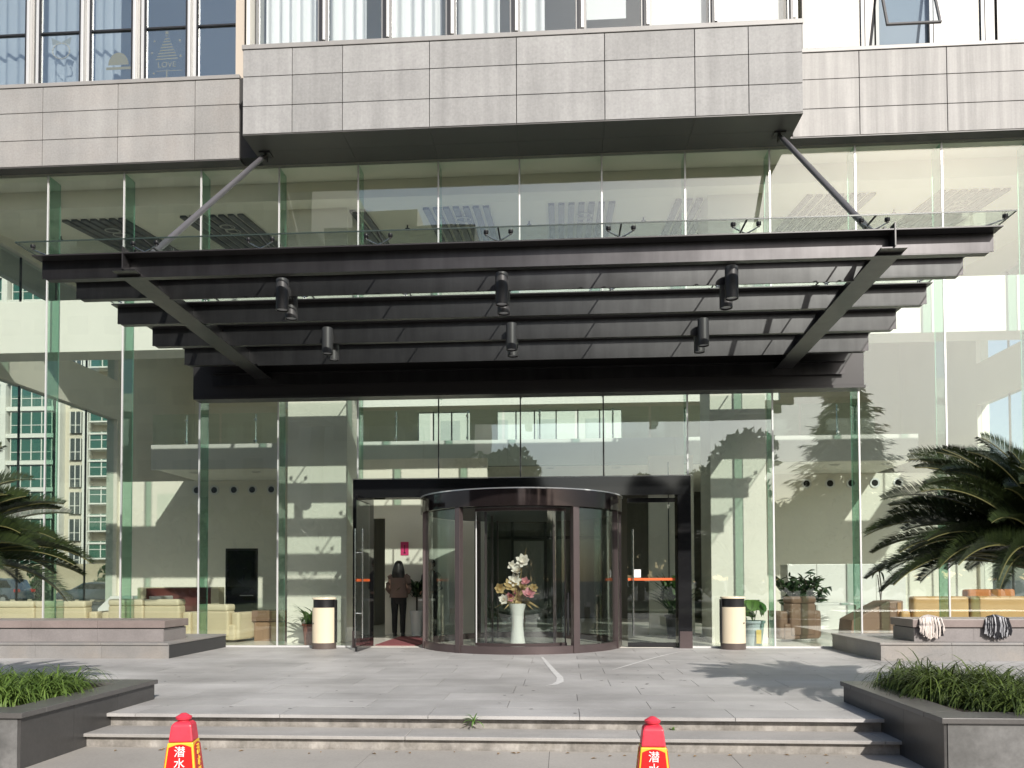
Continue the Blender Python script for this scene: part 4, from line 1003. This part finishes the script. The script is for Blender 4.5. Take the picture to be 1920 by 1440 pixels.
# ------------------------------------------------------------------ people
def skin_body(T, joints, edges, m):
    me = bpy.data.meshes.new('body'); me.from_pydata([j[0] for j in joints], edges, []); o = bpy.data.objects.new('body', me); COL.objects.link(o); o.parent = T
    md = o.modifiers.new('skin', 'SKIN'); md.use_smooth_shade = True; md2 = o.modifiers.new('sub', 'SUBSURF'); md2.levels = md2.render_levels = 2
    if not me.skin_vertices: me.attributes  # layer made by modifier below
    sk = me.skin_vertices[0].data if me.skin_vertices else None
    if sk is None:
        bm = bmesh.new(); bm.from_mesh(me); bm.verts.layers.skin.verify(); bm.to_mesh(me); bm.free(); sk = me.skin_vertices[0].data
    for i, (_, r_) in enumerate(joints): sk[i].radius = r_ if hasattr(r_, '__len__') else (r_, r_); sk[i].use_root = (i == 0)
    me.materials.append(m); return o
def person(label, loc, rz, H, jm, tm, long_hair, jacket_len):
    T = thing('person', label, 'person', loc, rz, None); k = H/1.62
    J = []; E = []
    def j(p, r, par=None):
        J.append(((p[0]*k, p[1]*k, p[2]*k), (r[0]*k, r[1]*k) if hasattr(r, '__len__') else r*k))
        if par is not None: E.append((par, len(J)-1))
        return len(J)-1
    pel = j((0, 0, .86), (.145, .10)); wst = j((0, 0, 1.02), (.12, .088), pel); ch = j((0, 0, 1.20), (.145, .098), wst); nk0 = j((0, .0, 1.335), (.07, .06), ch); nk = j((0, .012, 1.41), (.047, .05), nk0); h0 = j((0, .022, 1.47), (.066, .08), nk); h1 = j((0, .02, 1.55), (.073, .09), h0); j((0, .012, 1.605), (.045, .055), h1)
    for s_ in (-1, 1):
        hp = j((s_*.085, 0, .80), .088, pel); kn = j((s_*.085, .015, .45), .055, hp); cf_ = j((s_*.085, -.012, .30), .050, kn); an = j((s_*.085, -.01, .075), .034, cf_); j((s_*.095, .13, .03), .028, an)
        sh = j((s_*.165, 0, 1.295), .052, nk0); el_ = j((s_*.215, -.03, 1.03), .038, sh); wr_ = j((s_*.155, .15, .93), .025, el_); pl = j((s_*.125, .20, .915), (.022, .032), wr_)
        for f in range(4):
            a = j((s_*(.105-.0*f), .235, .935-.017*f), .0075, pl); j((s_*(.085), .262-.004*abs(f-1.5), .928-.017*f), .0065, a)
        th_ = j((s_*.10, .20, .95), .009, pl); j((s_*.082, .225, .955), .0075, th_)
    skin_body(T, J, E, SKIN)
    fc = MB()
    for s_ in (-1, 1): fc.loft([(s_*.028*k, .098*k, 1.535*k, .001, .001), (s_*.028*k, .10*k, 1.541*k, .011*k, .006*k), (s_*.028*k, .098*k, 1.547*k, .001, .001)], 8)
    fc.build('eye', HAIR, T); nz = MB(); nz.loft([(0, .10*k, 1.50*k, .014*k, .018*k), (0, .105*k, 1.51*k, .013*k, .016*k), (0, .09*k, 1.545*k, .006*k, .008*k)], 8); nz.build('nose', SKIN, T, smooth=True)
    for s_ in (-1, 1):
        er = MB(); er.loft([(s_*.074*k, .01*k, 1.50*k, .006*k, .012*k), (s_*.08*k, .005*k, 1.53*k, .008*k, .02*k), (s_*.078*k, .0, 1.555*k, .005*k, .012*k)], 8); er.build('ear', SKIN, T, smooth=True)
    mo = MB(); mo.loft([(0, .098*k, 1.472*k, .018*k, .006*k), (0, .1*k, 1.478*k, .02*k, .007*k), (0, .098*k, 1.484*k, .016*k, .005*k)], 8); mo.build('mouth', mat('lip', (.35, .13, .12), .5), T, smooth=True)
    # jacket
    jk = MB(); z0 = 1.35*k; jb = jacket_len*k
    rings = [(0, -.005, jb, .205*k, .15*k), (0, -.005, jb+.05*k, .20*k, .148*k), (0, 0, 1.02*k, .178*k, .132*k), (0, 0, 1.15*k, .185*k, .135*k), (0, 0, 1.26*k, .20*k, .125*k), (0, .0, 1.32*k, .165*k, .10*k), (0, .005, 1.375*k, .085*k, .078*k), (0, .01, 1.40*k, .068*k, .068*k)]
    jk.loft(rings, 22)
    for s_ in (-1, 1):
        jk.tube([(s_*.135*k, 0, 1.315*k), (s_*.185*k, -.005, 1.27*k), (s_*.222*k, -.02*k, 1.14*k), (s_*.235*k, -.035*k, 1.03*k), (s_*.20*k, .07*k, .96*k), (s_*.165*k, .13*k, .935*k)], [.066*k, .072*k, .060*k, .054*k, .048*k, .042*k], 14)
    jk.build('jacket', jm, T, smooth=True)
    tr = MB(); tr.loft([(0, 0, .70*k, .12*k, .09*k), (0, 0, .80*k, .172*k, .125*k), (0, 0, .88*k, .178*k, .13*k), (0, 0, .98*k, .15*k, .11*k)], 18)
    for s_ in (-1, 1): tr.loft([(s_*.088*k, -.01*k, .075*k, .052*k, .058*k), (s_*.088*k, -.01*k, .28*k, .06*k, .066*k), (s_*.088*k, .01*k, .46*k, .064*k, .068*k), (s_*.088*k, 0, .70*k, .085*k, .098*k), (s_*.082*k, 0, .86*k, .088*k, .112*k)], 16)
    tr.build('trousers', tm, T, smooth=True)
    for s_ in (-1, 1):
        sh = MB(); sh.loft([(s_*.09*k, .045*k, .0, .042*k, .12*k), (s_*.09*k, .045*k, .03*k, .045*k, .125*k), (s_*.09*k, .02*k, .065*k, .04*k, .085*k), (s_*.09*k, -.01*k, .09*k, .036*k, .05*k)], 14); sh.build('shoe', SHOE, T, smooth=True)
    hr = MB(); zb = 1.27 if long_hair else 1.48
    if long_hair: hr.loft([(0, -.09*k, zb*k, .12*k, .03*k), (0, -.08*k, 1.33*k, .145*k, .055*k), (0, -.05*k, 1.42*k, .135*k, .08*k), (0, -.025*k, 1.50*k, .118*k, .10*k), (0, -.01*k, 1.57*k, .095*k, .105*k), (0, .0, 1.62*k, .072*k, .085*k), (0, .0, 1.645*k, .03*k, .035*k)], 18)
    else: hr.loft([(0, -.04*k, zb*k, .06*k, .05*k), (0, -.02*k, 1.54*k, .082*k, .09*k), (0, -.01*k, 1.60*k, .075*k, .095*k), (0, .0, 1.64*k, .04*k, .05*k)], 18)
    hr.build('hair', HAIR, T, smooth=True); return T
person('person with long dark hair in a taupe jacket and black trousers, seen from behind', (-2.50, 2.75, .005), R(3), 1.62, JACKET, TROUS, True, .84)
person('person in dark clothes standing behind the curved glass of the revolving door', (-1.83, 3.0, .005), R(150), 1.66, NAVY, TROUS, False, .80)
T = thing('pedestal', 'slim pale pedestal stand before the dark clothed person', 'pedestal', (-1.80, 2.3, 0))
MB().box(-.06, .06, -.06, .06, .02, .78).build('shaft', OFFWHITE, T, bevel=.006); MB().box(-.16, .16, -.12, .12, .78, .83).build('pedestal_top', ALU, T, bevel=.006); MB().box(-.15, .15, -.15, .15, 0, .02).build('foot', ALU, T)

# ================================================================== SMALL STUFF
def ribbon(pts, wds, z, name, m, label, cat):
    mb = MB(); L_ = []; Rr = []
    for i, p in enumerate(pts):
        a = Vector(pts[max(0, i-1)]); b = Vector(pts[min(len(pts)-1, i+1)]); d = (b-a).normalized(); nrm = Vector((-d.y, d.x)); L_.append(Vector(p)+nrm*wds[i]); Rr.append(Vector(p)-nrm*wds[i])
    vs = [(p.x, p.y, z) for p in L_]+[(p.x, p.y, z) for p in Rr]; n = len(pts); mb.add(vs, [(i, i+1, n+i+1, n+i) for i in range(n-1)])
    return tag(mb.build(name, m), label, cat)
ribbon([(.73, -1.75), (.82, -2.6), (.93, -3.6), (1.02, -4.35), (1.02, -4.75), (.96, -5.0), (.86, -5.12)], [.018, .03, .035, .04, .045, .035, .008], .004, 'sun_streak', SUNSTREAK, 'hooked pale streak of reflected sunlight painted on the terrace before the revolving door', 'painted sun streak')
ribbon([(1.72, -3.5), (1.95, -3.0), (2.35, -2.1), (2.75, -1.3), (3.1, -.7)], [.006, .02, .025, .022, .008], .004, 'sun_streak', SUNSTREAK, 'thin slanting streak of reflected sunlight painted on the terrace before the right side door', 'painted sun streak')
T = thing('weed', 'small weed growing from the crack in the upper step', 'weed', (.26, -7.135, -.02)); arch_leaves(T, 14, .13, .007, -.03, LEAFB, 61, (0, 80)); MB().tube([(0, .02, -.06), (0, .0, .0)], .005, 5).build('stem', LEAFG, T)
T = thing('weed', 'tiny yellowish weed at the foot of the step on the right', 'weed', (2.03, -7.09, -.12)); arch_leaves(T, 7, .05, .006, .0, LEAFB, 63, (10, 80)); MB().tube([(0, .01, 0), (0, 0, .02)], .003, 5).build('stem', LEAFG, T)
random.seed(91); gm_ = MB()
for i in range(120):
    x, y = random.uniform(-4.8, 5.2), random.uniform(-7.0, -.8); r = random.uniform(.008, .022); n = 9; ph = random.random()*6
    gm_.add([(x, y, .0022)]+[(x+r*(1+.3*math.sin(3*t+ph))*math.cos(t), y+r*.9*(1+.3*math.cos(2*t+ph))*math.sin(t), .0018) for t in [k*2*math.pi/n for k in range(n)]], [(0, 1+k, 1+(k+1) % n) for k in range(n)])
tag(gm_.build('gum_spots', mat('gum_dark', (.13, .125, .12), .8, island=.5), fix=False), 'dark gum spots trodden into the terrace paving', 'gum spots', kind='stuff')
random.seed(77); dl = MB()
for i in range(46):
    x, y = random.uniform(-2.9, 3.4), random.choice([random.uniform(-7.62, -7.5), random.uniform(-9, -7.5)]); a = random.uniform(0, 3.14); r = random.uniform(.012, .03); c, s_ = math.cos(a), math.sin(a)
    dl.add([(x-c*r, y-s_*r, ZG+.004), (x+s_*r*.45, y-c*r*.45, ZG+.012), (x+c*r, y+s_*r, ZG+.005), (x-s_*r*.45, y+c*r*.45, ZG+.012)], [(0, 1, 2, 3)])
tag(dl.build('fallen_leaves', DRYL, fix=False), 'dry leaf scraps scattered at the foot of the steps', 'leaf litter', kind='stuff')

# ================================================================== BEYOND THE SIDE GLASS
A = thing('apartment_building', 'cream apartment block with green glazed bays seen through the left glass', 'apartment block', (0, 66, ZG))
MB().box(-78, -43.5, 0.6, 14, 0, 60).build('wall', APC, A)
bands = MB()
for f in range(20): bands.box(-76, -52.5, -.25, .6, f*2.9+2.4, f*2.9+2.85); bands.box(-48.8, -46.0, -.9, .6, f*2.9+2.5, f*2.9+2.7); bands.box(-48.8, -46.0, -.9, .6, f*2.9+.9, f*2.9+1.05)
bands.build('floor_band', APW, A)
pil = MB()
for x in (-70, -63.5, -58.7, -52.6, -49.5, -45.6, -44.3): pil.box(x-.3, x+.3, -.35, .6, 0, 58)
pil.build('pilaster', APW, A)
wp = None
cols = [(-68, 3.4, 0), (-61, 3.6, 0), (-55.7, 4.6, 0), (-47.4, 2.6, -.75), (-51, 1.2, .35)]
for f in range(14):
    for ci, (x, wd, yy) in enumerate(cols):
        key = ('w', ci)
        if key not in proto:
            q = MB(); q.box(-wd/2, wd/2, yy, yy+.5, .02, 1.75 if ci == 3 else 2.35)
            q = q.build('window', APG if ci != 4 else APD, A); proto[key] = q
            b2 = MB(); n = max(2, int(wd/1.1))
            for k in range(n+1): b2.box(-wd/2+wd*k/n-.05, -wd/2+wd*k/n+.05, yy-.06, yy-.01, .02, 1.75 if ci == 3 else 2.35)
            b2.box(-wd/2, wd/2, yy-.05, yy-.01, .85, .92); b2.build('frame', APW, q); q.location = (x, 0, f*2.9)
            if ci == 3: q.location = (x, 0, f*2.9+1.06-2.9+2.9)
        else: copy_part(proto[key], (x, 0, f*2.9+(1.06 if ci == 3 else 0)))
Bw = tag(MB().box(-60, -19.5, 40, 40.3, ZG, 2.5).build('boundary_wall', WALLY, bevel=.03), 'tan boundary wall behind the parked cars seen through the left glass', 'wall')
def car(name, label, loc, rz, m, suv):
    T = thing(name, label, 'car', loc, rz, 'cars parked outside the left glass')
    if suv: body = [(-2.3, .45), (-2.25, .95), (-2.1, 1.02), (-1.75, 1.62), (-1.2, 1.70), (.35, 1.66), (1.15, 1.10), (2.1, .95), (2.3, .72), (2.3, .38), (-2.3, .35)]; win = [(-1.95, 1.08), (-1.62, 1.55), (.3, 1.57), (.98, 1.12)]
    else: body = [(-2.3, .42), (-2.28, .92), (-1.75, 1.0), (-1.05, 1.38), (-.2, 1.45), (.5, 1.38), (1.25, .98), (2.1, .84), (2.3, .62), (2.3, .32), (-2.3, .32)]; win = [(-1.5, 1.0), (-.95, 1.31), (.42, 1.32), (1.05, .98)]
    MB().prism(body, -.86, .86).build('body', m, T, bevel=.09, smooth=True)
    q = MB(); q.prism(win, -.875, -.862); q.prism(win, .862, .875); q.build('window', CARGL, T)
    for x in (-1.42, 1.4):
        for s_ in (-1, 1):
            wl_ = MB().lathe([(.19, -.11), (.33, -.11), (.34, -.08), (.34, .08), (.33, .11), (.19, .11)], n=24).xf(lambda p: (x+p[0], s_*.80+p[2], .34+p[1])).build('wheel', TYRE, T, smooth=True)
            MB().lathe([(.001, -.09), (.2, -.09), (.2, .09), (.001, .09)], n=20).xf(lambda p: (x+p[0], s_*.80+p[2], .34+p[1])).build('rim', ALUD, wl_)
    for s_ in (-1, 1): MB().box(-2.31, -2.1, s_*.55, s_*.88, .80, 1.0).build('tail_light', TAILR, T, bevel=.02)
car('parked_car', 'blue grey estate car parked farthest left beyond the glass', (-35.2, 33.5, ZG), 0 + math.pi, CARB, True)
car('parked_car', 'dark saloon car parked by the tan wall beyond the glass', (-28.6, 34.2, ZG), math.pi, CARG, False)
def blob_tree(name, label, loc, H, rad, m, n, seed, trunk_r=.2, card=.35, group=None, cz0=.62, clumps=9):
    g = np.random.default_rng(seed); T = thing(name, label, 'tree' if H > 3 else 'shrub', loc, 0, group)
    cs = g.normal(size=(clumps, 3)); cs /= np.linalg.norm(cs, axis=1)[:, None]; cs *= np.array([rad*.62, rad*.62, H*(1-cz0)*.66])*g.uniform(.35, 1, (clumps, 1)); cs[:, 2] += H*cz0
    k = g.integers(0, clumps, n); p = g.normal(size=(n, 3)); p /= np.linalg.norm(p, axis=1)[:, None]; p = cs[k]+p*rad*.42*g.uniform(.55, 1.05, (n, 1)); p[:, 2] = np.maximum(p[:, 2], H*.08)
    a = g.normal(size=(n, 3)); a /= np.linalg.norm(a, axis=1)[:, None]; b = np.cross(a, g.normal(size=(n, 3))); b /= np.linalg.norm(b, axis=1)[:, None]
    s_ = card*g.uniform(.6, 1.2, (n, 1)); Q = np.stack([p-a*s_, p-b*s_*.5, p+a*s_, p+b*s_*.5], 1); quads('crown', Q, m, T)
    tr = MB(); tr.tube([(0, 0, 0), (.05*rad, 0, H*.35), (0, .03*rad, H*.7)], [trunk_r, trunk_r*.75, trunk_r*.3], 8)
    for c in cs[:6]: tr.tube([(0, 0, H*.35), (c[0]*.5, c[1]*.5, (H*.35+c[2])*.5+.2), tuple(c)], [trunk_r*.5, trunk_r*.3, trunk_r*.1], 6)
    tr.build('trunk', BARK, T, smooth=True); return T
T = thing('rear_building', 'pale building seen through the rear windows above the mezzanine', 'building', (0, 34, ZG))
MB().box(-14, 16, 0, 6, 0, 13.5).build('wall', APW, T)
q = MB()
for k in range(9): q.box(-12.4+k*3, -11.2+k*3, -.04, 0, 9.6, 11.4)
q.build('windows', GREYB, T)['kind'] = 'stuff'
blob_tree('shrub', 'round dark shrub against the tan wall left of the saloon car', (-30.5, 38.2, ZG), 2.9, 1.3, LEAFK, 900, 3, .05, .18, cz0=.45)
blob_tree('shrub', 'round shrub against the tan wall at the far left edge', (-35.5, 38.4, ZG), 2.7, 1.2, LEAFK, 800, 4, .05, .18, cz0=.45)

# ================================================================== ACROSS THE ROAD (seen mirrored in the glass)
def tower(name, label, x0, x1, y0, y1, h):
    T = thing(name, label, 'tower block', (0, 0, ZG)); MB().box(x0, x1, y0, y1, 0, h).build('wall', TOWER, T)
    mb = MB(); n = int((x1-x0)/3.2)
    for f in range(int(h/3.2)):
        for k in range(n): xa = x0+.9+k*(x1-x0-.6)/n; mb.box(xa, xa+1.7, y1, y1+.06, f*3.2+1.0, f*3.2+2.5)
    mb.build('windows', TOWERW, T); T.children[-1]['kind'] = 'stuff'
    MB().box(x0+2, x0+8, y0+2, y1-2, h, h+2.5).build('roof_house', TOWER, T); return T
tower('tower_block', 'tall grey tower block mirrored in the left part of the glass', -75, -20.5, -72, -52, 43)
tower('tower_block', 'lower grey block mirrored in the middle of the upper glass', -20, -6.5, -70, -54, 33)
T = thing('conifer_tree', 'tall pointed conifer mirrored in the glass right of the entrance', 'tree', (20.4, -40, ZG))
g = np.random.default_rng(5); Q = []
n = 15000; zz = 1.5+15.8*(1-np.sqrt(g.uniform(0, 1, n))); az = g.uniform(0, 6.283, n); lay = (zz % 1.1)/1.1
rad = (17.6-zz)/16*6.3*(.72+.35*lay)*np.sqrt(g.uniform(.15, 1, n))*(1+.18*np.sin(az*5+zz)); p = np.stack([rad*np.cos(az), rad*np.sin(az), zz-.12*rad], 1)
a = np.stack([np.cos(az), np.sin(az), -.35+0*az], 1)+g.normal(0, .25, (n, 3)); a /= np.linalg.norm(a, axis=1)[:, None]; b = np.cross(a, [0, 0, 1]); b /= np.linalg.norm(b, axis=1)[:, None]; s_ = .42*g.uniform(.6, 1.2, (n, 1))
quads('crown', np.stack([p-a*s_, p-b*s_*.4, p+a*s_, p+b*s_*.4], 1), CONIF, T); MB().tube([(0, 0, 0), (0, 0, 17)], [.32, .04], 8).build('trunk', BARK, T, smooth=True)
blob_tree('broadleaf_tree', 'bushy tree mirrored in the glass above the right side door', (12.6, -40, ZG), 12.6, 4.2, TREEL, 9000, 11, .3, .34, 'trees across the road', .6, 12)
blob_tree('broadleaf_tree', 'small tree mirrored right of the revolving door drum', (6.6, -41, ZG), 10.4, 2.2, TREEL, 4500, 12, .25, .32, 'trees across the road', .62, 9)
blob_tree('broadleaf_tree', 'low round tree mirrored between the bushy tree and the conifer', (16.8, -38, ZG), 8.0, 2.2, TREEL, 4500, 13, .2, .30, 'trees across the road', .6, 9)
blob_tree('broadleaf_tree', 'low tree mirrored beyond the conifer toward the right', (29.5, -41, ZG), 8.2, 3.6, TREEL, 5500, 14, .25, .34, 'trees across the road', .58, 10)
blob_tree('broadleaf_tree', 'wide tree mirrored beside the grey blocks on the left', (-3.5, -42, ZG), 12, 4.8, TREEL, 8000, 15, .3, .36, 'trees across the road', .58, 12)
hg = np.random.default_rng(9); n = 9000; p = np.stack([hg.uniform(-40, 50, n), -43+hg.normal(0, .6, n), ZG+6.2*np.sqrt(hg.uniform(0, 1, n))*(1+.12*np.sin(hg.uniform(0, 6.28, n)))], 1); a = hg.normal(size=(n, 3)); a /= np.linalg.norm(a, axis=1)[:, None]; b = np.cross(a, hg.normal(size=(n, 3))); b /= np.linalg.norm(b, axis=1)[:, None]
tag(quads('hedge', np.stack([p-a*.6, p-b*.4, p+a*.6, p+b*.4], 1), TREEL), 'tall dark hedge mirrored low in the glass behind the road', 'hedge', kind='stuff')
